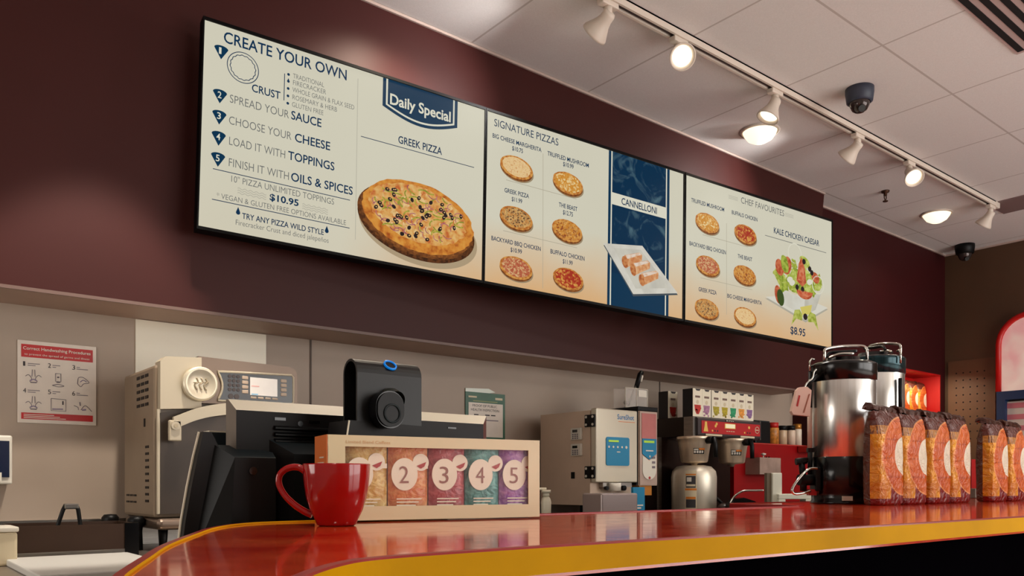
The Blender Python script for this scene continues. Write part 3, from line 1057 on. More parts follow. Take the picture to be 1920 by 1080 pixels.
# ---------------------------------------------------------------- red mug
MUG = (0.637, 1.253, 1.1003)
mug = thing('coffee_mug', MUG, 'glossy red coffee mug with a big curved handle on the bar counter', 'mug', rz=-math.radians(39.1))
mug_m = mat('red_glaze', (150, 0, 4), 0.12, coat=0.3, noise=3, amount=0.06)
R0 = 0.000373
prof = [(0.0, 0.004), (0.026, 0.004), (0.029, 0.0), (0.0325, 0.002), (0.0365, 0.012), (0.0435, 0.026), (0.0495, 0.045), (0.0530, 0.065), (0.0550, 0.085),
        (0.0560, 0.102), (0.0555, 0.104), (0.0540, 0.1035), (0.0520, 0.085), (0.0500, 0.065), (0.0460, 0.045), (0.038, 0.026), (0.025, 0.012), (0.0, 0.010)]
MB().lathe(prof, mug_m, n=56).build('cup_body', mug, local=True)
pts = spline([(-0.0535, 0, 0.0925), (-0.066, 0, 0.0985), (-0.083, 0, 0.0965), (-0.0955, 0, 0.086), (-0.097, 0, 0.070), (-0.088, 0, 0.052), (-0.072, 0, 0.036), (-0.055, 0, 0.0245), (-0.041, 0, 0.018)], 6)
MB().tube(pts, 0.0055, mug_m, n=14, rad=[0.0062 - 0.0008 * math.sin(math.pi * i / (len(pts) - 1)) for i in range(len(pts))]).build('handle', mug, local=True)

# ---------------------------------------------------------------- gift box with five coffee packets
GB = thing('gift_box', (0.669, 1.352, 1.1032), 'long cream gift box with a window showing five coloured coffee packets', 'box', rz=math.atan2(-0.1933, 0.981))
box_m = mat('cream_card', (220, 208, 168), 0.35, noise=3, amount=0.04)
kraft = mat('kraft_side', (206, 110, 52), 0.4, noise=6, amount=0.15)
L, Dp, Hh = 0.442, 0.085, 0.157
mb = MB()
mb.box(0, L, 0.0, 0.0025, 0, 0.026, box_m)
mb.box(0, L, 0.0, 0.0025, 0.136, Hh, box_m)
mb.box(0, 0.033, 0.0, 0.0025, 0.026, 0.136, box_m)
mb.box(0.4156, L, 0.0, 0.0025, 0.026, 0.136, box_m)
mb.box(0.0, L, Dp - 0.0025, Dp, 0, Hh, box_m)
mb.box(0.0, L, 0.0025, Dp - 0.0025, 0, 0.0025, box_m)
mb.box(0.0, L, 0.0025, Dp - 0.0025, Hh - 0.0025, Hh, box_m)
mb.box(L - 0.0025, L, 0.0025, Dp - 0.0025, 0.0025, Hh - 0.0025, box_m)
mb.build('carton', GB, local=True)
mb = MB().box(-0.0012, 0.0013, 0.0, Dp, 0, Hh, kraft)
for i, zz in enumerate((0.115, 0.105, 0.05, 0.044, 0.038)):
    mb.box(-0.0016, -0.001, 0.02, 0.05 + 0.012 * (i % 2), zz, zz + 0.0025, GREY_PLASTIC)
mb.build('kraft_end_panel', GB, local=True)
mb = MB()
mb.text("Limited Blend Coffees", mat('pale_print', (206, 168, 120), 0.6), (0.034, -0.0006, 0.142), 0.085, 0.0055, bold=0)
mb.build('print', GB, local=True, recalc=False)
film = bpy.data.materials.new('clear_film')
film.use_nodes = True
nt = film.node_tree
b_ = nt.nodes['Principled BSDF']
b_.inputs['Roughness'].default_value = 0.08
b_.inputs['Alpha'].default_value = 0.05
setin(b_, 'Specular IOR Level', 0.5)
tc_ = nt.nodes.new('ShaderNodeTexCoord')
nz_ = nt.nodes.new('ShaderNodeTexNoise')
nz_.inputs['Scale'].default_value = 30
bp_ = nt.nodes.new('ShaderNodeBump')
bp_.inputs['Strength'].default_value = 0.25
nt.links.new(tc_.outputs['Object'], nz_.inputs['Vector'])
nt.links.new(nz_.outputs['Fac'], bp_.inputs['Height'])
nt.links.new(bp_.outputs['Normal'], b_.inputs['Normal'])
MB().box(0.031, 0.4175, 0.0028, 0.0034, 0.024, 0.138, film).build('window_film', GB, local=True)

GM = world_of(GB)


def foil_mat(name, rgb, pale):
    m = mat(name, rgb, 0.3)
    n = Nodes(m)
    n.obj_xyz()
    f = n.ramp(n.noise(46, 6, 2.0), 0.38, 0.7)
    n.nt.links.new(n.mix(n.math('MULTIPLY', f, 0.75), lin(rgb), lin(pale)), n.bsdf.inputs['Base Color'])  # pale noise streaks put foil highlights into the base colour
    n.bump(n.noise(60, 4, 1.0), 0.35)
    return m


PK = [((196, 146, 42), (240, 220, 140), 'gold'), ((204, 104, 28), (236, 178, 104), 'orange'), ((150, 14, 34), (214, 112, 112), 'crimson'),
      ((0, 112, 104), (120, 200, 190), 'teal'), ((130, 44, 150), (222, 160, 214), 'purple')]
xs = [0.0345, 0.119, 0.2015, 0.2795, 0.3555, 0.4175]
disc = mat('label_white', (244, 236, 212), 0.5)
thin = mat('label_print', (150, 96, 84), 0.6)
redm = mat('label_red', (170, 24, 22), 0.5)
for i in range(5):
    x0, x1 = xs[i] + 0.0015, xs[i + 1] - 0.0005
    if i == 4:
        x1 = x0 + 0.076
        x1 = min(x1, L - 0.004)
    p = thing('coffee_packet', GM @ Vector((x0, 0.006, 0.0028)),
              'flat %s coffee packet numbered %d behind the gift box window' % (PK[i][2], i + 1), 'coffee packet', 'packets in the gift box', GB.rotation_euler.z)
    w, h = x1 - x0, 0.148
    fm = foil_mat('packet_foil_' + PK[i][2], PK[i][0], PK[i][1])
    bm = bmesh.new()
    bmesh.ops.create_grid(bm, x_segments=14, y_segments=22, size=0.5)
    grid = [v.co.copy() for v in bm.verts]
    faces = [[v.index for v in f.verts] for f in bm.faces]
    bm.free()
    rn = random.Random(i)
    fv, bv = [], []
    for g in grid:
        u, v = g.x + 0.5, g.y + 0.5
        puff = (1 - (2 * u - 1) ** 4) * (1 - (2 * v - 1) ** 6)
        fv.append((u * w, 0.012 - 0.009 * puff + rn.uniform(-.0006, .0006), v * h))
        bv.append((u * w, 0.022 + 0.026 * puff, v * h))
    mb = MB().add(fv, faces, fm, True).add(bv, faces, fm, True)
    mb.build('pouch', p, local=True)
    mb = MB()
    cx = 0.030 if i else 0.026
    mb.prism(ellipse(cx, 0.083, 0.0265, 0.031, 30), 0.0014, 0.0026, disc)
    mb.prism(ellipse(cx + 0.033, 0.106, 0.0165, 0.0165, 22), 0.0018, 0.003, disc)
    mb.box(cx - 0.006, w - 0.003, 0.002, 0.0028, 0.094, 0.103, disc)
    mb.build('round_label', p, local=True)
    mb = MB()
    mb.text(str(i + 1), thin, (cx - 0.011, 0.0006, 0.066), 0.019, 0.032, bold=-1)
    mb.add([(cx + 0.024, 0.001, 0.099), (cx + 0.044, 0.001, 0.107), (cx + 0.04, 0.001, 0.098), (cx + 0.033, 0.001, 0.094)], [[0, 1, 2, 3]], redm)
    for k in range(3):
        mb.box(0.014, w - 0.016 - 0.006 * k, 0.0012, 0.0018, 0.035 - 0.006 * k, 0.0372 - 0.006 * k, disc)
    mb.build('label_print', p, local=True, recalc=False)

# ---------------------------------------------------------------- staff side shelf and the till
o = thing('staff_worktop', (1.4, 1.78, 0.0), 'dark worktop on the staff side behind the bar counter', 'worktop')
MB().box(0.46, 2.3, 1.50, 2.05, 0.90, 0.94, mat('dark_laminate', (36, 30, 28), 0.5, noise=4)).build('top', o)
MB().box(0.50, 2.26, 1.53, 2.02, 0.0, 0.90, dark_front).build('cabinet_body', o)

till = thing('point_of_sale_terminal', (0.9, 1.66, 0.94), 'black touchscreen till seen from behind the gift box and mug', 'cash register')
# monitor: a shallow tray, light rim and dark back plate
mb = MB()
rx0, rx1, rz1, rz0 = 0.602, 1.268, 1.345, 1.150
bx0, bx1, bz1, bz0 = 0.603, 1.226, 1.320, 1.165
yr, yb = 1.665, 1.622
V = [(rx0, yr, rz0), (rx1, yr, rz0), (rx1, yr, rz1), (rx0, yr, rz1), (bx0, yb, bz0), (bx1, yb, bz0), (bx1, yb, bz1), (bx0, yb, bz1),
     (rx0, yr + 0.012, rz0), (rx1, yr + 0.012, rz0), (rx1, yr + 0.012, rz1), (rx0, yr + 0.012, rz1)]
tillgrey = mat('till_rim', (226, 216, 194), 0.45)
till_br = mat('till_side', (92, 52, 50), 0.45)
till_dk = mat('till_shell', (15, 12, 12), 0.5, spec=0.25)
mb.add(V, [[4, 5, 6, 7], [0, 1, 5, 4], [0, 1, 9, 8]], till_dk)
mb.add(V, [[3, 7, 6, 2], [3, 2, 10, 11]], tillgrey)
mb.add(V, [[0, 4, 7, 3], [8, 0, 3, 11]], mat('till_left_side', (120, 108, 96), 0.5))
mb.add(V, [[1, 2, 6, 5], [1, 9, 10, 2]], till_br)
mb.add(V, [[8, 9, 10, 11]], BLACK_GLOSS)
mb.build('monitor', till)
mb = MB()
for i in range(3):
    z1 = 1.292 - i * 0.0135
    mb.prism([(0, 0), (0.009, 0.003), (0.009, 0.006), (0, 0.010)], 0, 0.40, BLACK, O=(0.682, yb, z1 - 0.01), X=(0, -1, 0), Z=(0, 0, 1), D=(1, 0, 0))
for cx, cz in ((0.625 + 0.07, 1.306), (0.772, 1.303), (0.84, 1.306), (1.06, 1.303), (1.13, 1.305)):
    mb.box(cx - 0.012, cx + 0.012, yb - 0.002, yb + 0.001, cz - 0.003, cz + 0.003, BLACK_GLOSS)
mb.cyl((0.74, yb - 0.002, 1.298), 0.006, 0.004, BLACK_GLOSS, 12, 'Y')
mb.build('vent_ribs', till)
mb = MB()
wing = [(0.478, 0.94), (0.487, 1.02), (0.497, 1.10), (0.508, 1.165), (0.520, 1.225), (0.531, 1.272), (0.546, 1.272), (0.568, 1.228), (0.655, 1.226), (0.655, 0.94)]
mb.prism(wing, 1.60, 1.622, till_dk)
mb.box(0.57, 0.66, 1.60, 1.74, 0.94, 1.222, till_dk)
# sloping charcoal shoulder and pillar
mb.add([(0.533, 1.66, 1.271), (0.575, 1.553, 1.222), (0.657, 1.553, 1.222), (0.670, 1.60, 1.235), (0.628, 1.66, 1.250), (0.556, 1.66, 1.250)], [[0, 1, 2, 3, 4, 5]], CHARCOAL)
mb.add([(0.575, 1.553, 1.222), (0.657, 1.553, 1.222), (0.657, 1.553, 0.94), (0.560, 1.553, 0.94)], [[0, 1, 2, 3]], BLACK)
mb.add([(0.575, 1.553, 1.222), (0.560, 1.553, 0.94), (0.482, 1.62, 0.94), (0.533, 1.64, 1.268)], [[0, 1, 2, 3]], BLACK)
mb.add([(0.657, 1.553, 1.222), (0.670, 1.60, 1.235), (0.670, 1.60, 0.94), (0.657, 1.553, 0.94)], [[0, 1, 2, 3]], BLACK)
mb.build('stand_pillar', till, recalc=False)
mb = MB().box(0.578, 0.642, 1.70, 1.735, 1.22, 1.278, CHARCOAL)
mb.box(0.578, 0.642, 1.70, 1.735, 1.278, 1.281, tillgrey)  # pale cap stands for the lit top of the block
mb.box(0.5755, 0.5785, 1.70, 1.735, 1.24, 1.281, tillgrey)
mb.build('hinge_block', till)
MB().tube([(a - 0.002, 1.621, b) for a, b in wing[:6]], 0.0026, tillgrey, 8).build('edge_trim', till)
mb = MB().box(0.650, 1.12, 1.626, 1.76, 0.94, 1.262, mat('till_body', (5, 4, 5), 0.55, spec=0.2))
mb.build('base_body', till)
mb = MB()
mb.add([(0.672, 1.622, 1.262), (0.80, 1.622, 1.262), (0.785, 1.575, 1.232), (0.705, 1.575, 1.232)], [[0, 1, 2, 3]], CHARCOAL)
mb.add([(0.705, 1.575, 1.232), (0.785, 1.575, 1.232), (0.785, 1.575, 0.94), (0.705, 1.575, 0.94)], [[0, 1, 2, 3]], BLACK)
mb.add([(0.672, 1.622, 1.262), (0.705, 1.575, 1.232), (0.705, 1.575, 0.94), (0.672, 1.622, 0.94)], [[0, 1, 2, 3]], till_dk)
mb.add([(0.80, 1.622, 1.262), (0.785, 1.575, 1.232), (0.785, 1.575, 0.94), (0.80, 1.622, 0.94)], [[0, 1, 2, 3]], till_dk)
mb.build('cable_cover', till, recalc=False)
mb = MB().cyl((0.610, 1.550, 1.196), 0.008, 0.006, BLACK_GLOSS, 16, 'Y')
mb.build('lock', till)
MB().tube(spline([(0.80, 1.60, 1.235), (0.775, 1.565, 1.20), (0.755, 1.55, 1.12), (0.742, 1.55, 0.945)], 6), 0.0028, CHARCOAL, 8).build('cable', till)

scan = thing('customer_scanner', (0.90, 1.51, 0.94), 'black customer scanner with a curved hood and blue ring above the gift box', 'scanner')
hood_m = mat('scanner_hood', (15, 15, 15), 0.42, noise=30, amount=0.1, spec=0.35)
mb = MB()
yc, zc, r = 1.508, 1.398, 0.030
outer = [(yc - r, 1.255)] + [(yc + r * math.cos(math.radians(t)), zc + r * math.sin(math.radians(t))) for t in range(180, -1, -15)] + [(yc + r, 1.255)]
ri = r - 0.005
innr = [(yc + ri, 1.255)] + [(yc + ri * math.cos(math.radians(t)), zc + ri * math.sin(math.radians(t))) for t in range(0, 181, 15)] + [(yc - ri, 1.255)]
n_o = len(outer)
sheet = [(a, b) for a, b in outer] + [(a, b) for a, b in innr]
# quads between the outer and the inner skin
VO = [(0.797, a, b) for a, b in sheet] + [(0.951, a, b) for a, b in sheet]
ns = len(sheet)
fs = []
for i in range(n_o - 1):
    fs.append([i, i + 1, ns + i + 1, ns + i])
    j = ns - 1 - i
    fs.append([j, j - 1, ns + j - 1, ns + j])
    fs.append([i, i + 1, j - 1, j])
    fs.append([ns + i, ns + i + 1, ns + j - 1, ns + j])
mb.add(VO, fs, hood_m, False)
h = mb.build('hood', scan)
mb = MB()
MB().lathe([(0.0115, -0.002), (0.0145, -0.002), (0.0145, 0.002), (0.0115, 0.002), (0.0115, -0.002)], mat('blue_ring', (0, 120, 210), 0.3, emit=(0, 120, 210), es=0.5), n=26,
           M=Matrix.Translation((0.878, yc - 0.023, zc + 0.0215)) @ Matrix.Rotation(math.radians(46), 4, 'X')).build('light_ring', scan)
MB().lathe([(0.0, 0), (0.0115, 0)], BLACK_GLOSS, n=20, M=Matrix.Translation((0.878, yc - 0.0228, zc + 0.0213)) @ Matrix.Rotation(math.radians(46), 4, 'X')).build('camera_eye', scan)
# barrel with its reader face
mb = MB()
q = Vector((0.05, -0.9, -0.42)).normalized()
Mq = Matrix.Translation((0.870, yc - r + 0.004, 1.352)) @ q.to_track_quat('Z', 'Y').to_matrix().to_4x4()
barrel_m = mat('scanner_barrel', (72, 74, 66), 0.3, 0.4)
mb.lathe([(0.020, 0), (0.024, 0.012), (0.024, 0.03)], barrel_m, n=28, M=Mq)
mb.build('barrel', scan)
mb = MB()
face = rrect(0.820, 0.886, 1.284, 1.360, 0.032, 8)
mb.prism(face, 1.442, 1.472, BLACK_GLOSS)
mb.prism([(0.853 + (a - 0.853) * 0.93, 1.322 + (b - 1.322) * 0.93) for a, b in face], 1.438, 1.443, BLACK)
mb.lathe([(0.016, -0.001), (0.020, -0.001), (0.020, 0.001), (0.016, 0.001), (0.016, -0.001)], CHARCOAL, n=26, M=Matrix.Translation((0.855, 1.437, 1.314)) @ Matrix.Rotation(math.pi / 2, 4, 'X'))
mb.build('reader_face', scan)
mb = MB()
mb.prism([(0.762, 1.20), (1.108, 1.20), (1.075, 1.291), (0.776, 1.299)], 1.474, 1.56, till_dk)
mb.tube([(0.776, 1.472, 1.298), (0.766, 1.472, 1.235)], 0.0018, tillgrey, 6)
mb.build('tilt_base', scan)
MB().box(0.86, 1.0, 1.525, 1.575, 0.94, 1.21, BLACK, 0.006).build('post', scan)

# ---------------------------------------------------------------- coffee urns
RZ = -math.radians(39.1)


def make_urn(loc, label, up=0.0):
    u = thing('coffee_urn', loc, label, 'coffee urn', rz=RZ)
    T = Matrix.Translation((0, 0, up))
    r = 0.1125
    collar_m = BLACK_GLOSS if not up else mat('teal_collar', (26, 54, 60), 0.15, 0.5, noise=8, amount=0.5, stretch=(6, 6, 0.3))
    MB().lathe([(0, 0), (r, 0), (r, 0.006), (r - 0.004, 0.012), (r - 0.004, 0.045), (r, 0.05), (r, 0.165), (r - 0.003, 0.168)], BLACK_GLOSS, n=48).build('base', u, local=True)
    MB().lathe([(r - 0.003, 0.166), (r - 0.001, 0.168), (r - 0.001, 0.436 + up), (r - 0.003, 0.440 + up)], mat('urn_steel', (246, 240, 230), 0.26, 1.0, noise=9, amount=0.3, stretch=(6, 6, 0.15)), n=64).build('tank', u, local=True)  # vertical colour streaks stand for reflections in the tank
    MB().lathe([(r - 0.002, 0.438), (r + 0.002, 0.440), (r + 0.003, 0.492), (r + 0.003, 0.499), (r - 0.001, 0.502)], collar_m, n=48, M=T).build('collar', u, local=True)
    mb = MB().lathe([(r - 0.001, 0.501), (r - 0.012, 0.507), (0.062, 0.511), (0.056, 0.526), (0.0, 0.529)], BLACK_GLOSS, n=40, M=T)
    mb.build('lid', u, local=True)
    mb = MB().tube(spline([(-0.06, 0.0, 0.530), (-0.045, 0.0, 0.546), (0.0, 0.0, 0.549), (0.05, 0.0, 0.552)], 5), 0.006, BLACK_GLOSS, 10)
    mb.tube(spline([(-0.062, -0.03, 0.522), (-0.03, -0.045, 0.534), (0.02, -0.045, 0.536)], 5), 0.005, CHROME, 8)
    mb.build('lid_lever', u, local=True).data.transform(T)
    MB().tube([(-0.086, -0.05, 0.492), (-0.086, -0.05, 0.535)] + [tuple(p) for p in spline([(-0.086, -0.05, 0.542), (-0.076, -0.045, 0.553), (-0.02, -0.03, 0.564), (0.04, -0.03, 0.566), (0.062, -0.035, 0.562), (0.07, -0.04, 0.550)], 5)]
              + [(0.07, -0.04, 0.503)], 0.0052, CHROME, 10).build('carry_handle', u, local=True).data.transform(T)
    mb = MB().tube([(-r - 0.012, -0.012, 0.345), (-r - 0.012, -0.012, 0.20)], 0.0085, mat('sight_glass', (206, 180, 164), 0.25), 12)
    mb.tube([(-r - 0.010, -0.012, 0.475), (-r - 0.010, -0.012, 0.345)], 0.007, BLACK, 10)
    mb.tube([(-r - 0.011, -0.012, 0.20), (-r - 0.011, -0.012, 0.075)], 0.0085, BLACK, 10)
    mb.box(-r - 0.02, -r + 0.012, -0.02, 0.0, 0.185, 0.2, BLACK)
    mb.build('sight_tube', u, local=True)
    mb = MB().tube([(-r - 0.012, -0.012, 0.47), (-r - 0.012, -0.012, 0.512), (-r - 0.004, -0.012, 0.522), (-r + 0.006, -0.012, 0.518)], 0.004, CHROME, 8)
    mb.build('tube_hook', u, local=True).data.transform(T)
    mb = MB()
    mb.tube([(-r + 0.01, -0.03, 0.085), (-r - 0.062, -0.042, 0.085)], 0.02, BLACK, 14)
    mb.tube([(-r - 0.045, -0.04, 0.085), (-r - 0.052, -0.04, 0.150)], 0.011, BLACK, 12)
    mb.tube([(-r - 0.052, -0.04, 0.146), (-r - 0.032, -0.04, 0.154), (-r - 0.072, -0.04, 0.150)], 0.0125, BLACK, 12)
    mb.tube([(-r - 0.045, -0.04, 0.085), (-r - 0.045, -0.04, 0.045)], 0.012, BLACK, 12)
    mb.box(-r - 0.008, -r + 0.012, -0.06, -0.005, 0.045, 0.13, BLACK, 0.004)
    mb.build('faucet', u, local=True)
    mb = MB().tube(spline([(-r - 0.004, -0.065, 0.125), (-r - 0.038, -0.072, 0.122), (-r - 0.075, -0.078, 0.088), (-r - 0.098, -0.08, 0.052), (-r - 0.088, -0.078, 0.036), (-r - 0.05, -0.072, 0.040), (-r - 0.03, -0.066, 0.046)], 6), 0.0052, CHROME, 10)
    mb.build('faucet_guard', u, local=True)
    MB().box(-r - 0.03, -r - 0.002, -0.052, -0.03, 0.03, 0.052, mat('red_clip', (170, 10, 14), 0.4)).build('locking_clip', u, local=True)
    MB().box(-0.045, -0.012, -r - 0.0015, -r + 0.01, 0.012, 0.028, GREY_PLASTIC).build('rating_plate', u, local=True)
    return u


urn = make_urn((2.79, 1.533, 1.1005), 'stainless coffee urn with black base and faucet, front one of the pair')
urn2 = make_urn((3.147, 1.60, 1.1005), 'taller stainless coffee urn with teal collar, half hidden behind the front urn', 0.062)
urn2.rotation_euler = (0, 0, math.radians(70))
tg = thing('hanging_tag', (2.60, 1.585, 1.415), 'pale pink plastic tag with red marks hanging from the urn', 'tag', rz=RZ)
tag_m = mat('tag_pink', (222, 186, 170), 0.4)
mb = MB()
poly = [(-0.030, 0.0), (0.028, -0.006), (0.034, 0.085), (0.018, 0.098), (-0.008, 0.096), (-0.018, 0.085), (-0.036, 0.012)]
mb.prism(poly, -0.01, 0.014, tag_m)
mb.build('plate', tg, local=True)
mb = MB().prism([(-0.020, 0.030), (-0.014, 0.028), (-0.006, 0.066), (-0.011, 0.068)], -0.0115, -0.009, redm)
mb.prism([(0.004, 0.006), (0.008, 0.006), (0.028, 0.072), (0.024, 0.072)], -0.0115, -0.009, mat('tag_crease', (150, 84, 56), 0.6))
mb.build('red_mark', tg, local=True)
mb = MB().tube(spline([(0.012, 0.0, 0.094), (0.022, 0.0, 0.112), (0.040, 0.0, 0.128), (0.046, 0.0, 0.150), (0.055, 0.0, 0.160)], 5), 0.003, CHROME, 8)
mb.tube([(0.018, 0.004, 0.098), (0.06, 0.004, 0.14)], 0.006, BLACK, 8)
mb.build('hook_wire', tg, local=True)

# ---------------------------------------------------------------- coffee bags


def bag_material(name, niche=False):
    m = mat(name, (190, 84, 20), 0.2, spec=0.6)
    n = Nodes(m)
    x, y, z = n.obj_xyz()
    cx = n.math('SUBTRACT', x, 0.08)
    cz = n.math('SUBTRACT', z, 0.165)
    white_d = n.math('SQRT', n.math('ADD', n.math('POWER', n.math('DIVIDE', cx, 0.074), 2), n.math('POWER', n.math('DIVIDE', cz, 0.066), 2)))
    big_d = n.math('SQRT', n.math('ADD', n.math('POWER', n.math('DIVIDE', cx, 0.150), 2), n.math('POWER', n.math('DIVIDE', cz, 0.132), 2)))
    ns = n.noise(14, 3, 0.8)
    gold = n.mix(n.ramp(ns, 0.35, 0.65), lin((198, 108, 6)), lin((240, 170, 36)))
    orange = n.mix(n.ramp(ns, 0.3, 0.7), lin((184, 70, 18)), lin((220, 116, 50)))
    base = n.mix(n.ramp(z, 0.262, 0.264), gold, lin((92, 40, 28)))
    base = n.mix(n.math('MULTIPLY', n.math('GREATER_THAN', z, 0.235), n.math('LESS_THAN', z, 0.262)), base, n.mix(n.ramp(n.math('FRACT', n.math('MULTIPLY', x, 160)), 0.3, 0.6), lin((120, 72, 36)), lin((196, 136, 60))))
    base = n.mix(n.math('LESS_THAN', z, 0.022), base, lin((120, 4, 8)))
    base = n.mix(n.math('MULTIPLY', n.math('GREATER_THAN', x, -0.02), n.math('LESS_THAN', z, 0.06)), base, lin((120, 6, 10)))
    # a lattice of small dark marks on the printed disc
    dots = n.math('MULTIPLY', n.math('LESS_THAN', n.math('FRACT', n.math('MULTIPLY', x, 110)), 0.35), n.math('LESS_THAN', n.math('ABSOLUTE', n.math('SUBTRACT', n.math('FRACT', n.math('MULTIPLY', z, 16)), 0.5)), 0.05))
    orange = n.mix(n.math('MULTIPLY', dots, 0.7), orange, lin((110, 36, 14)))
    base = n.mix(n.math('LESS_THAN', big_d, 1.0), base, orange)
    base = n.mix(n.math('MULTIPLY', n.math('LESS_THAN', n.math('ABSOLUTE', n.math('SUBTRACT', big_d, 1.0)), 0.02), 0.8), base, lin((232, 150, 84)))
    base = n.mix(n.math('LESS_THAN', white_d, 1.0), base, lin((232, 224, 200)))
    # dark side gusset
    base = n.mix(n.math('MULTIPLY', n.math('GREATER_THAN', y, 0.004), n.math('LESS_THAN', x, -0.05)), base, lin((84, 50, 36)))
    n.nt.links.new(base, n.bsdf.inputs['Base Color'])
    n.bump(n.noise(30, 5, 1.6), 0.75, 0.02)
    return m


bag_m = bag_material('coffee_bag_foil')
foil_brown = mat('bag_top_foil', (74, 40, 30), 0.22, 0.4, noise=40, amount=0.3, bump=0.5)


def make_bag(loc, label, w=0.082, rz=0.0, group='coffee bags on the bar counter', seed=0):
    g = thing('coffee_bag', loc, label, 'coffee bag', group, rz)
    rings = [(0.0, w * 0.95, 0.030), (0.008, w * 0.98, 0.034), (0.04, w, 0.036), (0.10, w, 0.037), (0.16, w, 0.037), (0.22, w * 0.99, 0.035), (0.26, w * 1.0, 0.031), (0.29, w * 1.0, 0.023), (0.312, w * 1.0, 0.012)]
    rn = random.Random(seed)
    n = 40
    vs, fs = [], []
    for k, (z, a, b) in enumerate(rings):
        for i in range(n):
            t = 2 * math.pi * i / n
            c, s = math.cos(t), math.sin(t)
            px_ = a * math.copysign(abs(c) ** 0.35, c)
            py_ = b * math.copysign(abs(s) ** 0.45, s)
            j = 0.0022 if 0 < k < 8 else 0.0
            vs.append((px_ + rn.uniform(-j, j) * 0.6, py_ + rn.uniform(-j, j), z + (rn.uniform(-.003, .003) if k > 1 else 0)))
    for k in range(len(rings) - 1):
        for i in range(n):
            i2 = (i + 1) % n
            fs.append([k * n + i, k * n + i2, (k + 1) * n + i2, (k + 1) * n + i])
    fs.append(list(range(n))[::-1])
    MB().add(vs, fs, bag_m, True).build('pouch', g, local=True)
    # folded crimp: up, then over to the back
    mb = MB()
    a = w * 1.0
    prof = [(-0.012, 0.311), (-0.006, 0.326), (0.004, 0.335), (0.020, 0.336), (0.030, 0.328), (0.032, 0.318), (0.028, 0.316), (0.016, 0.322), (0.012, 0.311)]
    m_ = 9
    V2, F2 = [], []
    for q in range(m_):
        u = -1 + 2 * q / (m_ - 1)
        for (yy, zz) in prof:
            V2.append((u * a, yy + rn.uniform(-.002, .002), zz + rn.uniform(-.0025, .0025) - 0.004 * u))
    P_ = len(prof)
    for q in range(m_ - 1):
        for i in range(P_ - 1):
            F2.append([q * P_ + i, q * P_ + i + 1, (q + 1) * P_ + i + 1, (q + 1) * P_ + i])
    F2.append(list(range(P_)))
    F2.append(list(range((m_ - 1) * P_, m_ * P_))[::-1])
    mb.add(V2, F2, foil_brown, False)
    mb.build('folded_top', g, local=True)
    return g


BAGS = [(2.694, 'gold and orange coffee bag on the bar, leftmost, in front of the urns'),
        (2.868, 'orange coffee bag with half a white circle, second from the urns'),
        (3.060, 'orange coffee bag with half a white circle, third from the urns'),
        (3.236, 'orange coffee bag with half a white circle, last of the four by the urns'),
        (3.598, 'orange coffee bag after the gap, beside the upright red stand'),
        (3.792, 'orange coffee bag cut by the right edge of the picture')]
for i, (bx, lab) in enumerate(BAGS):
    make_bag((bx, 1.337, 1.1005), lab, seed=i)

o = thing('upright_card_stand', (4.36, 1.71, 1.1005), 'upright red card stand with a grey foot between the coffee bags', 'stand')
MB().box(4.325, 4.405, 1.70, 1.715, 1.15, 1.295, RED).build('card', o)
MB().box(4.32, 4.41, 1.68, 1.74, 1.1005, 1.15, STEEL_DARK, 0.004).build('foot', o)

# ---------------------------------------------------------------- back counter and its machines
o = thing('back_counter', (3.6, 3.0, 0.0), 'steel back counter along the kitchen wall under the machines', 'counter')
MB().box(1.62, 5.62, 2.52, 3.50, 0.96, 1.0, STEEL_DARK).build('top', o)
MB().box(1.66, 5.58, 2.56, 3.48, 0.0, 0.96, dark_front).build('cabinet_body', o)

# --- speed oven
ox, oy, oz = 0.835, 3.016, 1.05
oven = thing('speed_oven', (ox + 0.26, oy + 0.21, 0.93), 'steel speed oven with round badge and lit control panel by the bright wall board', 'oven')
ov_side = mat('oven_side', (140, 122, 102), 0.42, 0.0, noise=6, amount=0.08)
ov_dark = mat('oven_door', (60, 49, 40), 0.42, 0.3, noise=5, amount=0.12)
ov_light = mat('oven_silver', (196, 184, 160), 0.45, 0.1)
ov_panel = mat('oven_bronze', (124, 106, 92), 0.4, 0.4)
MB().box(ox, ox + 0.526, oy + 0.02, oy + 0.43, oz, oz + 0.545, ov_side, 0.012).build('body', oven)
mb = MB()
# fascia: silver block at the left, rounded bronze housing at the right
mb.prism([(0.012, 0.385), (0.155, 0.395), (0.155, 0.580), (0.03, 0.572), (0.012, 0.555)], -0.012, 0.05, ov_light, O=(ox, oy, oz))
mb.build('silver_fascia', oven)
mb = MB()
P = [(0.145, 0.415)] + [(0.526, 0.42)] + [(0.526, 0.545)] + [(0.526 - 0.035 + 0.035 * math.cos(math.radians(t)), 0.545 + 0.032 * math.sin(math.radians(t))) for t in range(15, 91, 15)] + [(0.145, 0.585)]
mb.prism(P, -0.006, 0.06, ov_panel, O=(ox, oy, oz))
mb.build('control_housing', oven)
mb = MB()
c = Vector((0.165, 0.475))
Ri = [(0.226 - 0.018 * 0, 0.535), (0.508, 0.545), (0.508, 0.435), (0.226, 0.428)]
wave = [(0.214 + 0.017 * math.sin(math.pi * k / 10), 0.428 + (0.535 - 0.428) * k / 10) for k in range(11)]
poly = wave + [(0.500, 0.545), (0.508, 0.537), (0.508, 0.440), (0.500, 0.432)]
mb.prism(poly, -0.010, -0.004, BLACK_GLOSS, O=(ox, oy, oz))
mb.build('control_panel', oven)
mb = MB()
fr = [(ox + a, oy - 0.010, oz + b) for a, b in poly]
mb.tube(fr, 0.0042, ov_light, 8, closed=True)
mb.build('panel_frame', oven)
lcd = mat('oven_display', (200, 190, 180), 0.3, emit=(206, 196, 184), es=0.55, noise=30, amount=0.05)
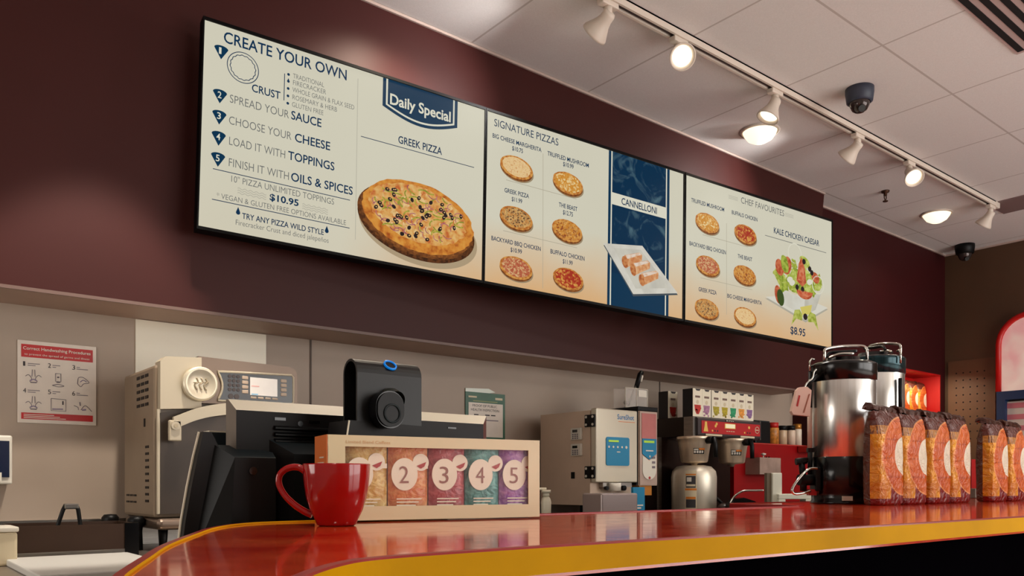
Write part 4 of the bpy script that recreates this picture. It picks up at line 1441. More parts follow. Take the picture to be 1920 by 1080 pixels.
mb = MB().box(ox + 0.335, ox + 0.442, oy - 0.012, oy - 0.009, oz + 0.457, oz + 0.524, lcd)
mb.box(ox + 0.34, ox + 0.37, oy - 0.0128, oy - 0.0118, oz + 0.489, oz + 0.493, mat('lcd_pink', (206, 150, 140), 0.4, emit=(206, 150, 140), es=.4))
mb.box(ox + 0.34, ox + 0.365, oy - 0.0128, oy - 0.0118, oz + 0.459, oz + 0.462, mat('lcd_blue', (60, 150, 190), 0.4, emit=(60, 150, 190), es=.4))
mb.build('display', oven)
btn = mat('oven_buttons', (196, 174, 152), 0.45)
for cx in (0.316, 0.468):
    for k in range(4):
        MB().box(ox + cx - 0.012, ox + cx + 0.012, oy - 0.013, oy - 0.009, oz + 0.461 + 0.0175 * k, oz + 0.474 + 0.0175 * k, btn, 0.002, 1).build('button', oven)
for k in range(4):
    MB().box(ox + 0.337 + 0.028 * k, ox + 0.360 + 0.028 * k, oy - 0.013, oy - 0.009, oz + 0.444, oz + 0.452, btn, 0.002, 1).build('button', oven)
mb = MB()
key = mat('keypad_keys', (70, 60, 58), 0.5)
for r in range(4):
    for q in range(3):
        mb.cyl((ox + 0.258 + 0.016 * q, oy - 0.0125, oz + 0.472 + 0.0165 * r), 0.0066, 0.004, key, 12, 'Y')
for q in range(2):
    mb.cyl((ox + 0.262 + 0.022 * q, oy - 0.0125, oz + 0.447), 0.0095, 0.004, key, 14, 'Y')
mb.build('keypad', oven)
mb = MB().cyl((ox + 0.146, oy - 0.030, oz + 0.482), 0.062, 0.035, ov_light, 40, 'Y')
mb.lathe([(0.062, 0.0), (0.060, 0.006), (0.050, 0.007), (0.046, 0.003), (0.0, 0.003)], mat('badge_silver', (224, 214, 190), 0.32, 0.3), n=40, M=Matrix.Translation((ox + 0.146, oy - 0.030, oz + 0.482)) @ Matrix.Rotation(math.pi / 2, 4, 'X'))
bx, bz = ox + 0.146, oz + 0.482
bdg = mat('badge_relief', (176, 160, 132), 0.4, 0.3)
for k in range(3):
    pts = spline([(bx - 0.016 + 0.016 * k, oy - 0.0345, bz + 0.020), (bx - 0.010 + 0.016 * k, oy - 0.0345, bz + 0.006), (bx - 0.022 + 0.016 * k, oy - 0.0345, bz - 0.006), (bx - 0.014 + 0.016 * k, oy - 0.0345, bz - 0.022)], 4)
    mb.tube(pts, 0.0026, bdg, 6)
mb.tube([(bx - 0.026, oy - 0.0345, bz + 0.002), (bx + 0.026, oy - 0.0345, bz + 0.006)], 0.0022, bdg, 6)
mb.build('round_badge', oven)
mb = MB()
top = [(0.014 + 0.498 * k / 12, 0.372 + 0.035 * math.sin(math.pi * 0.5 * min(1, k / 7))) for k in range(13)]
mb.prism([(0.014, 0.015), (0.512, 0.015)] + top[::-1], -0.004, 0.03, ov_dark, O=(ox, oy, oz))
mb.build('door', oven)
mb = MB()
H = spline([(0.045, 0.335), (0.075, 0.348), (0.125, 0.370), (0.19, 0.388), (0.27, 0.398), (0.35, 0.392), (0.43, 0.370), (0.48, 0.345)], 4)
up = [(p.x, p.y + 0.021) for p in H]
dn = [(p.x, p.y - 0.021) for p in H]
mb.prism(dn + up[::-1], -0.055, -0.038, ov_light, O=(ox, oy, oz))
mb.box(ox + 0.030, ox + 0.072, oy - 0.055, oy - 0.036, oz + 0.272, oz + 0.345, ov_light, 0.004)
mb.box(ox + 0.040, ox + 0.062, oy - 0.04, oy, oz + 0.30, oz + 0.32, ov_light)
mb.box(ox + 0.44, ox + 0.47, oy - 0.04, oy, oz + 0.345, oz + 0.365, ov_light)
mb.cyl((ox + 0.05, oy - 0.062, oz + 0.325), 0.015, 0.008, ov_light, 20, 'Y')
mb.cyl((ox + 0.05, oy - 0.064, oz + 0.325), 0.007, 0.004, bdg, 16, 'Y')
mb.build('door_handle', oven)
mb = MB()
slot_m = mat('vent_dark', (30, 22, 18), 0.7)
for r in range(5):
    for q in range(3):
        y0 = oy + 0.09 + 0.055 * q
        mb.box(ox - 0.0025, ox + 0.001, y0, y0 + 0.038, oz + 0.405 + 0.026 * r, oz + 0.416 + 0.026 * r, slot_m)
for r in range(9):
    mb.box(ox - 0.0025, ox + 0.001, oy + 0.085, oy + 0.125, oz + 0.055 + 0.0245 * r, oz + 0.064 + 0.0245 * r, slot_m)
for r in range(2):
    for q in range(3):
        y0 = oy + 0.25 + 0.05 * q
        mb.box(ox - 0.0025, ox + 0.001, y0, y0 + 0.034, oz + 0.05 + 0.025 * r, oz + 0.057 + 0.025 * r, slot_m)
mb.box(ox - 0.0025, ox + 0.001, oy + 0.13, oy + 0.145, oz + 0.33, oz + 0.36, slot_m)
mb.build('side_vents', oven)
mb = MB().box(ox + 0.005, ox + 0.015, oy - 0.002, oy + 0.012, oz + 0.015, oz + 0.385, ov_light)
mb.build('door_trim', oven)
MB().box(ox + 0.0, ox + 0.526, oy - 0.02, oy + 0.42, oz - 0.042, oz - 0.001, mat('oven_base_steel', (128, 110, 96), 0.3, 0.6), 0.018, 4).build('base_tray', oven)
for lx in (0.03, 0.49):
    for ly in (0.02, 0.38):
        MB().cyl((ox + lx, oy + ly, 0.93), 0.012, oz - 0.042 - 0.93, BLACK, 14, r2=0.017).build('leg', oven)

# --- prep table at the left
o = thing('prep_table', (0.6, 2.9, 0.0), 'steel prep table at the lower left under the oven', 'table')
MB().box(-0.6, 1.58, 2.05, 3.47, 0.895, 0.93, mat('table_steel', (150, 138, 126), 0.35, 0.8, noise=8, amount=0.1)).build('top', o)
structure('trim_6', MB().box(-1.3, 1.6, 3.475, 3.512, 0.895, 1.035, STEEL))
MB().box(-0.56, 1.54, 2.09, 3.44, 0.0, 0.895, STEEL_DARK).build('cabinet_body', o)
o = thing('steel_food_bin', (0.56, 3.0, 0.93), 'dark steel food bin on the prep table with tongs standing in it', 'bin')
mb = MB()
db = mat('bin_brown_steel', (66, 46, 34), 0.38, 0.3, noise=4, amount=0.12)
mb.box(0.39, 0.745, 2.90, 2.904, 0.955, 1.04, db)
mb.box(0.39, 0.745, 3.146, 3.15, 0.93, 1.04, db)
mb.box(0.39, 0.394, 2.904, 3.146, 0.93, 1.04, db)
mb.box(0.741, 0.745, 2.904, 3.146, 0.93, 1.04, db)
mb.box(0.394, 0.741, 2.904, 3.146, 0.93, 0.934, db)
mb.build('pan', o)
MB().box(0.705, 0.748, 2.896, 2.91, 0.93, 1.042, BLACK_GLOSS).build('dark_end', o)
MB().box(0.39, 0.705, 2.897, 2.903, 0.93, 0.957, STEEL).build('table_highlight_strip', o)  # bright strip stands for a highlight on the table top
o = thing('serving_tongs', (0.555, 3.02, 0.96), 'black handled tongs standing spread in the steel bin at lower left', 'tongs')
mb = MB()
for pts in ([(0.510, 3.02, 0.945), (0.522, 3.02, 1.01), (0.545, 3.02, 1.085), (0.553, 3.02, 1.102)], [(0.603, 3.02, 0.945), (0.600, 3.02, 1.01), (0.590, 3.02, 1.085), (0.584, 3.02, 1.102)]):
    mb.tube(pts, 0.0065, BLACK, 8)
mb.build('arm', o)
MB().box(0.548, 0.590, 3.008, 3.032, 1.088, 1.106, STEEL, 0.003).build('spring_joint', o)
for kx, ky, lab in ((0.775, 3.40, 'small round black pot by the wall left of the oven'), (0.808, 3.16, 'small black pot tucked under the left corner of the oven')):
    o = thing('small_black_knob', (kx, ky, 0.93), lab, 'knob')  # round black knobs of unclear use, given a body below
    MB().lathe([(0, 0), (0.022, 0), (0.020, 0.07), (0.022, 0.085), (0.030, 0.095), (0.031, 0.112), (0.022, 0.124), (0, 0.126)], BLACK, (kx, ky, 0.93), 24).build('knob_body', o)
o = tag(MB().box(0.355, 0.70, 2.25, 2.84, 0.93, 0.95, mat('white_board_plastic', (206, 204, 198), 0.45), 0.004).build('cutting_board'),
        'white cutting board on the prep table at the bottom left', 'cutting board')
o = thing('cream_container', (0.31, 2.85, 0.93), 'cream plastic container at the left edge beside the steel bin', 'container')
MB().box(0.235, 0.383, 2.78, 2.92, 0.93, 1.03, CREAM, 0.008).build('tub', o)
MB().box(0.230, 0.386, 2.775, 2.925, 1.03, 1.045, WHITE, 0.004).build('lid', o)

# --- wall notices
px0, pz0, pw, ph = 0.482, 1.40, 0.266, 0.3075
o = thing('handwashing_poster', (px0 + pw / 2, 3.508, pz0 + ph / 2), 'white and red handwashing poster on the wall left of the oven', 'poster')
paper_m = mat('poster_paper', (226, 214, 200), 0.35, noise=20, amount=0.04)
MB().box(px0, px0 + pw, 3.505, 3.509, pz0, pz0 + ph, paper_m).build('sheet', o)
pred = mat('poster_red', (190, 22, 22), 0.4, noise=14, amount=0.12)
Y = 3.5046
MB().box(px0 + 0.012, px0 + pw - 0.012, Y - 0.0008, Y, pz0 + ph - 0.062, pz0 + ph - 0.014, pred).build('red_band', o)
MB().box(px0 + 0.012, px0 + pw - 0.012, Y - 0.0008, Y, pz0 + 0.014, pz0 + 0.038, pred).build('red_band', o)
mb = MB()
mb.text("Correct Handwashing Procedures", WHITE, (px0 + 0.018, Y - 0.0012, pz0 + ph - 0.034), pw - 0.038, 0.0115, bold=1)
mb.text("to prevent the spread of germs and illness", WHITE, (px0 + 0.022, Y - 0.0012, pz0 + ph - 0.054), pw - 0.046, 0.0075)
for k in range(3):
    mb.box(px0 + 0.02, px0 + 0.16 - 0.02 * k, Y - 0.0012, Y - 0.0009, pz0 + 0.018 + 0.006 * k, pz0 + 0.0205 + 0.006 * k, WHITE)
mb.build('heading', o, recalc=False)
sketch = mat('poster_sketch', (120, 110, 118), 0.7)
lilac = mat('poster_lilac', (150, 136, 164), 0.7)
for i in range(6):
    mb = MB()
    cx = px0 + 0.018 + 0.082 * (i % 3)
    cz = pz0 + (0.212 if i < 3 else 0.112)
    mb.text(str(i + 1), INK, (cx, Y - 0.0006, cz), 0.010 if i else 0.007, 0.017, bold=0)
    for k in range(2):
        mb.box(cx + 0.015, cx + 0.055 - 0.014 * ((i + k) % 3), Y - 0.0006, Y - 0.0002, cz + 0.009 - 0.007 * k, cz + 0.0115 - 0.007 * k, sketch)
    gx, gz = cx + 0.034, cz - 0.042
    rn = random.Random(i)

    def loop(pts, r=0.0011, m=sketch):
        mb.tube([(gx + a, Y - 0.0006, gz + b) for a, b in pts], r, m, 5)
    if i in (0, 3):
        for s in (-1, 1):
            loop([(s * 0.004, 0.03), (s * 0.005, 0.004)])
            loop([(p.x, p.y) for p in spline([(s * 0.026, 0.004), (s * 0.016, 0.010), (s * 0.006, -0.004), (s * 0.012, -0.014), (s * 0.003, -0.019)], 4)])
        loop([(-0.012, -0.012), (0.0, -0.006), (0.012, -0.012)], 0.002, lilac)
        loop([(-0.010, -0.018), (0.010, -0.018)], 0.002)
    elif i == 1:
        loop([(-0.009, 0.022), (0.009, 0.022), (0.009, -0.008), (-0.009, -0.008), (-0.009, 0.022)])
        loop([(-0.003, 0.008), (0.003, 0.008)], 0.003)
        loop([(-0.006, -0.011), (0.006, -0.011)], 0.002)
        loop([(p.x, p.y) for p in spline([(-0.02, -0.024), (0.0, -0.019), (0.02, -0.024), (0.0, -0.028), (-0.02, -0.024)], 4)])
    elif i == 2:
        loop([(p.x, p.y) for p in spline([(-0.015, -0.005), (-0.012, 0.012), (0.002, 0.015), (0.018, 0.004), (0.024, -0.006), (0.006, -0.010), (-0.004, -0.022), (-0.015, -0.012), (-0.015, -0.005)], 4)])
        loop([(p.x, p.y) for p in spline([(-0.006, -0.004), (0.004, 0.004), (0.016, -0.002)], 4)], 0.0016, lilac)
    elif i == 4:
        loop([(-0.024, 0.026), (0.026, 0.024), (0.026, -0.020), (-0.024, -0.020), (-0.024, 0.026)])
        loop([(0.016, 0.018), (0.016, 0.004)], 0.0022, INK)
        loop([(-0.02, -0.014), (0.016, -0.013)], 0.0022, lilac)
    else:
        loop([(p.x, p.y) for p in spline([(-0.004, -0.012), (0.008, 0.004), (0.018, 0.002), (0.034, -0.016)], 4)])
        loop([(-0.028, 0.004), (-0.014, -0.002), (-0.012, -0.012)])
        loop([(-0.008, 0.018), (-0.006, 0.004)], 0.002)
        loop([(0.0, -0.012), (0.014, -0.010)], 0.003, lilac)
    mb.build('step_drawing', o, recalc=False)

cx0, cz0, cw, ch = 2.53, 1.395, 0.268, 0.268
o = thing('inspection_certificate', (cx0 + cw / 2, 3.508, cz0 + ch / 2), 'green framed inspection certificate on the wall behind the till', 'certificate')
green = mat('certificate_green', (38, 92, 66), 0.4, noise=6, amount=0.2)
MB().box(cx0, cx0 + cw, 3.504, 3.509, cz0, cz0 + ch, green).build('frame', o)
mb = MB().box(cx0 + 0.02, cx0 + cw - 0.016, 3.5028, 3.5038, cz0 + 0.03, cz0 + 0.212, paper_m)
mb.build('sheet', o)
mb = MB()
mb.text("PROOF OF PUBLIC", INK, (cx0 + 0.045, 3.5023, cz0 + 0.190), 0.165, 0.013)
mb.text("HEALTH INSPECTION", INK, (cx0 + 0.035, 3.5023, cz0 + 0.168), 0.190, 0.013)
for k, (a, b) in enumerate(((0.055, 0.085), (0.13, 0.16), (0.17, 0.2))):
    mb.box(cx0 + a, cx0 + b, 3.5023, 3.5027, cz0 + 0.145, cz0 + 0.151, INK)
mb.box(cx0 + 0.125, cx0 + 0.22, 3.5023, 3.5027, cz0 + 0.118, cz0 + 0.123, sketch)
mb.box(cx0 + 0.02, cx0 + 0.075, 3.5036, 3.504, cz0 + 0.238, cz0 + 0.247, CREAM)
mb.box(cx0 + 0.20, cx0 + 0.25, 3.5036, 3.504, cz0 + 0.234, cz0 + 0.246, CREAM)
mb.box(cx0 + 0.05, cx0 + 0.215, 3.5036, 3.504, cz0 + 0.219, cz0 + 0.224, mat('pale_green', (150, 160, 110), 0.6))
mb.build('print', o, recalc=False)
mb = MB().prism([(0.0, 0.268), (0.16, 0.268), (0.20, 0.275), (0.155, 0.292), (0.0, 0.285)], 0, 0.003, mat('clear_sleeve', (214, 222, 208), 0.2), O=(cx0, 3.503, cz0))
mb.build('sleeve_flap', o)

o = thing('wall_dispenser', (0.40, 3.46, 1.26), 'white and navy wall dispenser at the left edge of the picture', 'dispenser')
MB().box(0.28, 0.452, 3.40, 3.509, 1.17, 1.345, WHITE, 0.006).build('case', o)
MB().box(0.285, 0.442, 3.394, 3.401, 1.195, 1.325, mat('dispenser_navy', (14, 26, 54), 0.25)).build('front_window', o)
MB().box(0.30, 0.418, 3.390, 3.3945, 1.182, 1.212, WHITE).build('towel_edge', o)

# --- dairy dispenser
o = thing('dairy_dispenser', (3.2, 3.2, 1.0), 'steel dairy dispenser cabinet with blue touch panel beside the coffee brewer', 'dispenser')
cab = mat('dispenser_steel', (214, 190, 168), 0.4, 0.15, noise=5, amount=0.06)
door_m = mat('dispenser_door', (214, 206, 186), 0.3, 0.35, noise=3, amount=0.05)
MB().box(2.985, 3.30, 3.03, 3.42, 1.06, 1.555, cab).build('cabinet', o)
MB().box(2.988, 3.298, 2.985, 3.028, 1.18, 1.565, door_m, 0.006).build('door', o)
for hz in (1.50, 1.232):
    mb = MB().box(2.978, 2.986, 2.99, 3.065, hz - 0.032, hz + 0.032, BLACK, 0.003)
    for dy in (0.012, 0.060):
        for dz in (-0.02, 0.02):
            mb.cyl((2.9755, 2.992 + dy, hz + dz), 0.007, 0.004, WHITE, 10, 'X')
    mb.build('hinge', o)
for kz in (1.436, 1.352):
    k = MB().box(2.972, 2.986, 3.085, 3.165, kz - 0.032, kz + 0.032, WHITE, 0.004).build('timer', o)
    mb = MB().box(2.970, 2.9725, 3.112, 3.148, kz + 0.008, kz + 0.022, BLACK_GLOSS)
    mb.build('timer_display', k)
    mb = MB()
    for r in range(3):
        for q in range(3):
            mb.box(2.970, 2.9725, 3.106 + 0.017 * q, 3.116 + 0.017 * q, kz - 0.026 + 0.010 * r, kz - 0.020 + 0.010 * r, sketch)
    mb.build('timer_keys', k)
MB().box(2.981, 2.986, 3.145, 3.17, 1.20, 1.235, BLACK).build('latch', o)
mb = MB().prism(rrect(3.056, 3.232, 1.268, 1.418, 0.012), 2.9815, 2.9855, BLUE)
b1 = mb.build('touch_panel', o)
mb = MB()
lime = mat('lime_display', (160, 200, 60), 0.4, emit=(150, 190, 50), es=0.3)
mb.box(3.073, 3.148, 2.980, 2.982, 1.392, 1.402, lime)
mb.build('status_display', b1)
for q in range(5):
    MB().cyl((3.075 + 0.033 * q, 2.9798, 1.366), 0.006 if q < 4 else 0.008, 0.002, WHITE, 10, 'Y').build('button', b1)
mb = MB()
mb.box(3.135, 3.16, 2.980, 2.982, 1.338, 1.343, WHITE)
mb.build('panel_print', b1)
mb = MB()
mb.text("SureShot", mat('logo_blue', (0, 116, 176), 0.4), (3.142, 2.9843, 1.514), 0.128, 0.026, bold=1)
mb.box(3.15, 3.277, 2.9843, 2.9848, 1.500, 1.503, mat('logo_orange', (226, 130, 70), 0.5))
mb.build('logo', o, recalc=False)
mb = MB().box(3.30, 3.314, 2.995, 3.35, 1.165, 1.57, BLACK)
mb.box(3.302, 3.462, 2.982, 3.40, 1.568, 1.592, BLACK, 0.004)
mb.build('black_column', o)
MB().box(3.314, 3.460, 2.99, 3.40, 1.163, 1.568, cab).build('tower', o)
MB().box(3.318, 3.457, 2.984, 2.991, 1.166, 1.566, mat('tower_frame', (190, 166, 152), 0.35, 0.4)).build('tower_front', o)
mb = MB().box(3.330, 3.447, 2.9815, 2.985, 1.418, 1.556, mat('tower_pink', (196, 120, 116), 0.3, 0.2, noise=5, amount=0.2))
mb.build('tower_upper_panel', o)
mb = MB().prism([(3.334, 1.419), (3.334, 1.335), (3.390, 1.305), (3.448, 1.337), (3.448, 1.419)][::-1], 2.980, 2.985, BLUE)
mb.box(3.345, 3.428, 2.9785, 2.9805, 1.396, 1.408, lime)
mb.box(3.36, 3.42, 2.9785, 2.9805, 1.350, 1.356, WHITE)
mb.cyl((3.392, 2.978, 1.322), 0.006, 0.002, WHITE, 12, 'Y')
mb.build('tower_touch_panel', o)
low = [(3.336, 1.327)] + [(3.391 - 0.055 * math.cos(math.radians(t)), 1.245 - 0.05 * math.sin(math.radians(t))) for t in range(0, 181, 15)] + [(3.446, 1.329), (3.390, 1.298)]
mb = MB().prism(low, 2.9805, 2.985, WHITE)
for k in range(3):
    mb.box(3.412, 3.436, 2.979, 2.981, 1.258 + 0.026 * k, 1.270 + 0.026 * k, sketch)
mb.cyl((3.391, 2.979, 1.205), 0.008, 0.002, redm, 12, 'Y')
mb.build('tower_label', o)
mb = MB().box(3.05, 3.27, 3.0, 3.12, 1.155, 1.178, STEEL)
mb.cyl((3.125, 2.99, 1.135), 0.035, 0.042, WHITE, 20)
mb.cyl((3.20, 2.985, 1.15), 0.014, 0.02, BLACK, 12, 'Y')
mb.cyl((3.07, 2.985, 1.15), 0.010, 0.02, BLACK, 12, 'Y')
mb.build('nozzle', o)
mb = MB().box(3.33, 3.43, 3.0, 3.10, 1.11, 1.163, mat('amber_plastic', (206, 130, 30), 0.4))
mb.build('amber_nozzle', o)
for lx in (3.0, 3.27):
    for ly in (3.06, 3.38):
        MB().cyl((lx, ly, 1.0), 0.016, 0.062, BLACK, 14).build('foot', o)
MB().box(3.32, 3.45, 3.15, 3.38, 1.0, 1.165, dark_front).build('tower_foot', o)

o = thing('steel_drip_box', (3.0, 2.85, 1.0), 'low steel box under the dairy dispenser nozzles', 'box')
MB().box(2.86, 3.12, 2.82, 2.96, 1.0, 1.125, mat('drip_steel', (168, 154, 152), 0.3, 0.5), 0.008).build('box_body', o)
o = thing('blue_card', (3.25, 2.93, 1.0), 'upright blue card standing under the dairy dispenser', 'card')
MB().box(3.205, 3.295, 2.93, 2.945, 1.0, 1.155, BLUE).build('card', o)
mb = MB().box(3.225, 3.28, 2.928, 2.9305, 1.055, 1.062, WHITE)
mb.box(3.235, 3.265, 2.928, 2.9305, 1.040, 1.048, WHITE)
mb.box(3.22, 3.275, 2.928, 2.9305, 1.012, 1.022, WHITE)
mb.build('card_print', o)
o = thing('white_pump_bottle', (2.30, 2.60, 1.0), 'small white pump bottle between the gift box and the dairy dispenser', 'bottle')
bm_ = mat('bottle_white', (222, 214, 190), 0.3)
MB().lathe([(0, 0), (0.020, 0), (0.021, 0.06), (0.022, 0.095), (0.018, 0.11), (0.012, 0.118), (0.0, 0.118)], bm_, (2.30, 2.60, 1.0), 22).build('bottle_body', o)
mb = MB().cyl((2.30, 2.60, 1.118), 0.014, 0.016, bm_, 18)
mb.cyl((2.30, 2.60, 1.134), 0.020, 0.012, bm_, 18)
mb.tube([(2.30, 2.60, 1.150), (2.262, 2.615, 1.150), (2.252, 2.62, 1.143)], 0.006, bm_, 8)
mb.build('pump', o)
clear = bpy.data.materials.new('clear_acrylic')
clear.use_nodes = True
b_ = clear.node_tree.nodes['Principled BSDF']
b_.inputs['Base Color'].default_value = (0.9, 0.86, 0.8, 1)
b_.inputs['Roughness'].default_value = 0.1
b_.inputs['Alpha'].default_value = 0.22
o = thing('clear_acrylic_holder', (3.39, 3.1, 1.592), 'clear acrylic holder on top of the dairy dispenser tower', 'holder')
mb = MB()
z0, z1 = 1.5925, 1.70
for b_x in ((3.285, 3.465, 3.06, 3.063), (3.285, 3.465, 3.147, 3.15), (3.285, 3.288, 3.063, 3.147), (3.462, 3.465, 3.063, 3.147), (3.372, 3.375, 3.063, 3.147)):
    mb.box(*b_x, z0, z1, clear)
mb.box(3.288, 3.462, 3.063, 3.147, z0, z0 + 0.003, clear)
mb.build('acrylic_box', o)
mb = MB()
for a, b in (((3.285, 3.06, z1), (3.465, 3.06, z1)), ((3.285, 3.06, z0), (3.285, 3.06, z1)), ((3.465, 3.06, z0), (3.465, 3.06, z1)), ((3.375, 3.06, z0), (3.375, 3.06, z1)), ((3.285, 3.06, z0), (3.465, 3.06, z0))):
    mb.tube([a, b], 0.0022, mat('acrylic_edge', (214, 206, 190), 0.3), 6)
mb.build('bright_edges', o)
MB().box(3.388, 3.455, 3.057, 3.0595, 1.655, 1.692, WHITE).build('paper_label', o)
o = thing('pastry_tongs', (3.42, 3.1, 1.60), 'dark handled tongs leaning in the clear acrylic holder', 'tongs')
mb = MB().tube([(3.352, 3.10, 1.610), (3.405, 3.105, 1.70), (3.44, 3.11, 1.752)], 0.006, STEEL, 8)
mb.build('blade', o)
mb = MB().tube([(3.425, 3.107, 1.715), (3.46, 3.112, 1.79), (3.475, 3.112, 1.803)], 0.014, BLACK, 10)
mb.build('handle', o)
MB().tube([(3.448, 3.094, 1.745), (3.462, 3.096, 1.782)], 0.006, WHITE, 8).build('handle_highlight_strip', o)
MB().lathe([(0, -0.014), (0.012, -0.01), (0.017, 0), (0.012, 0.01), (0, 0.014)], mat('spoon_grey', (120, 108, 100), 0.4), (3.335, 3.10, 1.622), 16).build('bowl', o)

# --- coffee brewer
o = thing('coffee_brewer', (4.1, 3.15, 1.0), 'twin coffee brewer with red control panel and two steel funnels', 'coffee machine')
X0, X1, Y0, Y1 = 3.80, 4.45, 3.0, 3.35
mb = MB().box(X0, X1, Y0 + 0.02, Y1, 1.449, 1.566, mat('brewer_dark', (44, 34, 28), 0.3, 0.4), 0.004)
mb.build('brewer_head', o)
MB().box(X0 - 0.001, X0 + 0.03, Y0 + 0.008, Y0 + 0.075, 1.452, 1.565, STEEL).build('corner_strip', o)
mb = MB().prism([(0.0, 1.449), (-0.02, 1.46), (-0.02, 1.555), (0.0, 1.567), (0.03, 1.567), (0.03, 1.449)], X0 + 0.025, X1, mat('brewer_slate', (62, 54, 56), 0.35), O=(0, Y0 + 0.012, 0), X=(0, 1, 0), D=(1, 0, 0))
mb.build('front_fascia', o)
mb = MB().box(X0 + 0.055, X1 - 0.012, Y0 - 0.011, Y0 - 0.007, 1.470, 1.543, mat('brewer_red', (186, 40, 42), 0.35))
pnl = mb.build('red_panel', o)
mb = MB()
gold_p = mat('panel_gold', (236, 196, 96), 0.5)
mb.box(4.075, 4.180, Y0 - 0.0125, Y0 - 0.0108, 1.505, 1.535, gold_p)
mb.box(4.082, 4.174, Y0 - 0.0135, Y0 - 0.0118, 1.509, 1.532, mat('lcd_cream', (236, 226, 190), 0.4, emit=(230, 220, 180), es=0.3))
mb.prism([(3.872, 1.480), (3.915, 1.480), (3.905, 1.515), (3.902, 1.538), (3.885, 1.538), (3.882, 1.515)], Y0 - 0.0125, Y0 - 0.0108, gold_p)
for cx, cz, r in ((3.995, 1.528, .009), (3.985, 1.516, .009), (4.32, 1.520, .009), (3.955, 1.487, .006), (4.275, 1.487, .006)):
    mb.cyl((cx, Y0 - 0.0125, cz), r, 0.002, gold_p, 14, 'Y')
mb.lathe([(0.018, 0), (0.022, 0), (0.022, 0.002), (0.018, 0.002)], CREAM, n=24, M=Matrix.Translation((4.405, Y0 - 0.0108, 1.508)) @ Matrix.Rotation(math.pi / 2, 4, 'X'))
mb.box(4.39, 4.42, Y0 - 0.0125, Y0 - 0.0108, 1.505, 1.511, CREAM)
for q in range(4):
    mb.box(4.09 + 0.022 * q, 4.105 + 0.022 * q, Y0 - 0.0125, Y0 - 0.0108, 1.487, 1.491, CREAM)
    mb.box((3.975, 4.0, 4.30, 4.325)[q], (3.985, 4.01, 4.31, 4.335)[q], Y0 - 0.0125, Y0 - 0.0108, 1.482, 1.492, INK)
mb.build('panel_print', pnl)
mb = MB().box(4.085, 4.17, Y0 - 0.0105, Y0 - 0.0085, 1.547, 1.558, BLACK_GLOSS)
mb.text("BUNN", WHITE, (4.09, Y0 - 0.0112, 1.5485), 0.075, 0.008, bold=1)
mb.build('brand_plate', o, recalc=False)
for a, b in ((3.895, 4.05), (4.235, 4.38)):
    MB().box(a, b, Y0 - 0.011, Y0 - 0.0075, 1.456, 1.467, CREAM).build('white_strip', o)
MB().box(X1 - 0.006, X1 + 0.004, Y0 - 0.006, Y0 + 0.05, 1.449, 1.567, STEEL).build('end_strip', o)
MB().box(3.72, 4.42, 3.2, 3.44, 1.0, 1.449, mat('brewer_back', (44, 26, 22), 0.22, 0.5)).build('back_column', o)
MB().box(3.718, 3.742, 3.195, 3.21, 1.0, 1.449, STEEL).build('column_strip', o)
MB().box(3.72, 4.42, 2.92, 3.2, 1.0, 1.012, STEEL_DARK).build('base_plate', o)
fun = mat('funnel_steel', (236, 216, 190), 0.4, 0.75, noise=5, amount=0.12, stretch=(8, 8, 1))
for cx, cy in ((3.845, 3.035), (4.215, 3.04)):
    mb = MB().lathe([(0.100, 1.449), (0.103, 1.445), (0.103, 1.432), (0.097, 1.428), (0.095, 1.405), (0.092, 1.400), (0.078, 1.305), (0.072, 1.298), (0.020, 1.292), (0.012, 1.278), (0, 1.278)], fun, (cx, cy, 0), 40)
    f_ = mb.build('funnel', o)
    # label facing the camera on the cone
    t0 = math.atan2(-cy, -cx)
    mb = MB()

    def patch(ta, tb, z0, z1, m, lift):
        vs = []
        for z in (z0, z1):
            rr = 0.078 + (0.092 - 0.078) * (z - 1.305) / 0.095 + lift
            for k in range(5):
                t = t0 + ta + (tb - ta) * k / 4
                vs.append((cx + rr * math.cos(t), cy + rr * math.sin(t), z))
        mb.add(vs, [[k, k + 1, 6 + k, 5 + k] for k in range(4)], m)
    patch(-0.05, 0.70, 1.345, 1.378, BLACK, 0.0012)
    patch(0.30, 0.72, 1.368, 1.379, ORANGE_INK, 0.0018)
    for q in range(4):
        patch(-0.02 + 0.17 * q, 0.10 + 0.17 * q, 1.350, 1.364, WHITE, 0.0024)
    patch(-0.02, 0.26, 1.367, 1.375, WHITE, 0.0024)
    mb.build('warning_label', f_, recalc=False)
    t = t0 + 0.9
    dx, dy = math.cos(t), math.sin(t)
    mb = MB().tube([(cx + dx * 0.09, cy + dy * 0.09, 1.425), (cx + dx * 0.135, cy + dy * 0.135, 1.425)], 0.022, BLACK, 10)
    mb.tube([(cx + dx * 0.140, cy + dy * 0.140, 1.440), (cx + dx * 0.150, cy + dy * 0.150, 1.40), (cx + dx * 0.152, cy + dy * 0.152, 1.325)], 0.0135, BLACK, 10)
    mb.build('funnel_handle', f_)
o = thing('thermal_server', (3.86, 3.05, 1.012), 'shiny steel thermal server under the left brewer funnel', 'thermal server')
sv = mat('server_steel', (226, 218, 200), 0.38, 0.55)
MB().lathe([(0, 0), (0.125, 0), (0.130, 0.006), (0.132, 0.20), (0.126, 0.235), (0.10, 0.262), (0.06, 0.27), (0, 0.27)], sv, (3.86, 3.05, 1.012), 48).build('server_body', o)
mb = MB()
cx, cy = 3.86, 3.05
t0 = math.atan2(-cy, -cx) - 0.12


def spatch(ta, tb, z0, z1, m, lift):
    vs = []
    for z in (z0, z1):
        rr = 0.1325 + lift
        for k in range(7):
            t = t0 + ta + (tb - ta) * k / 6
            vs.append((cx + rr * math.cos(t), cy + rr * math.sin(t), z))
    mb.add(vs, [[k, k + 1, 8 + k, 7 + k] for k in range(6)], m)


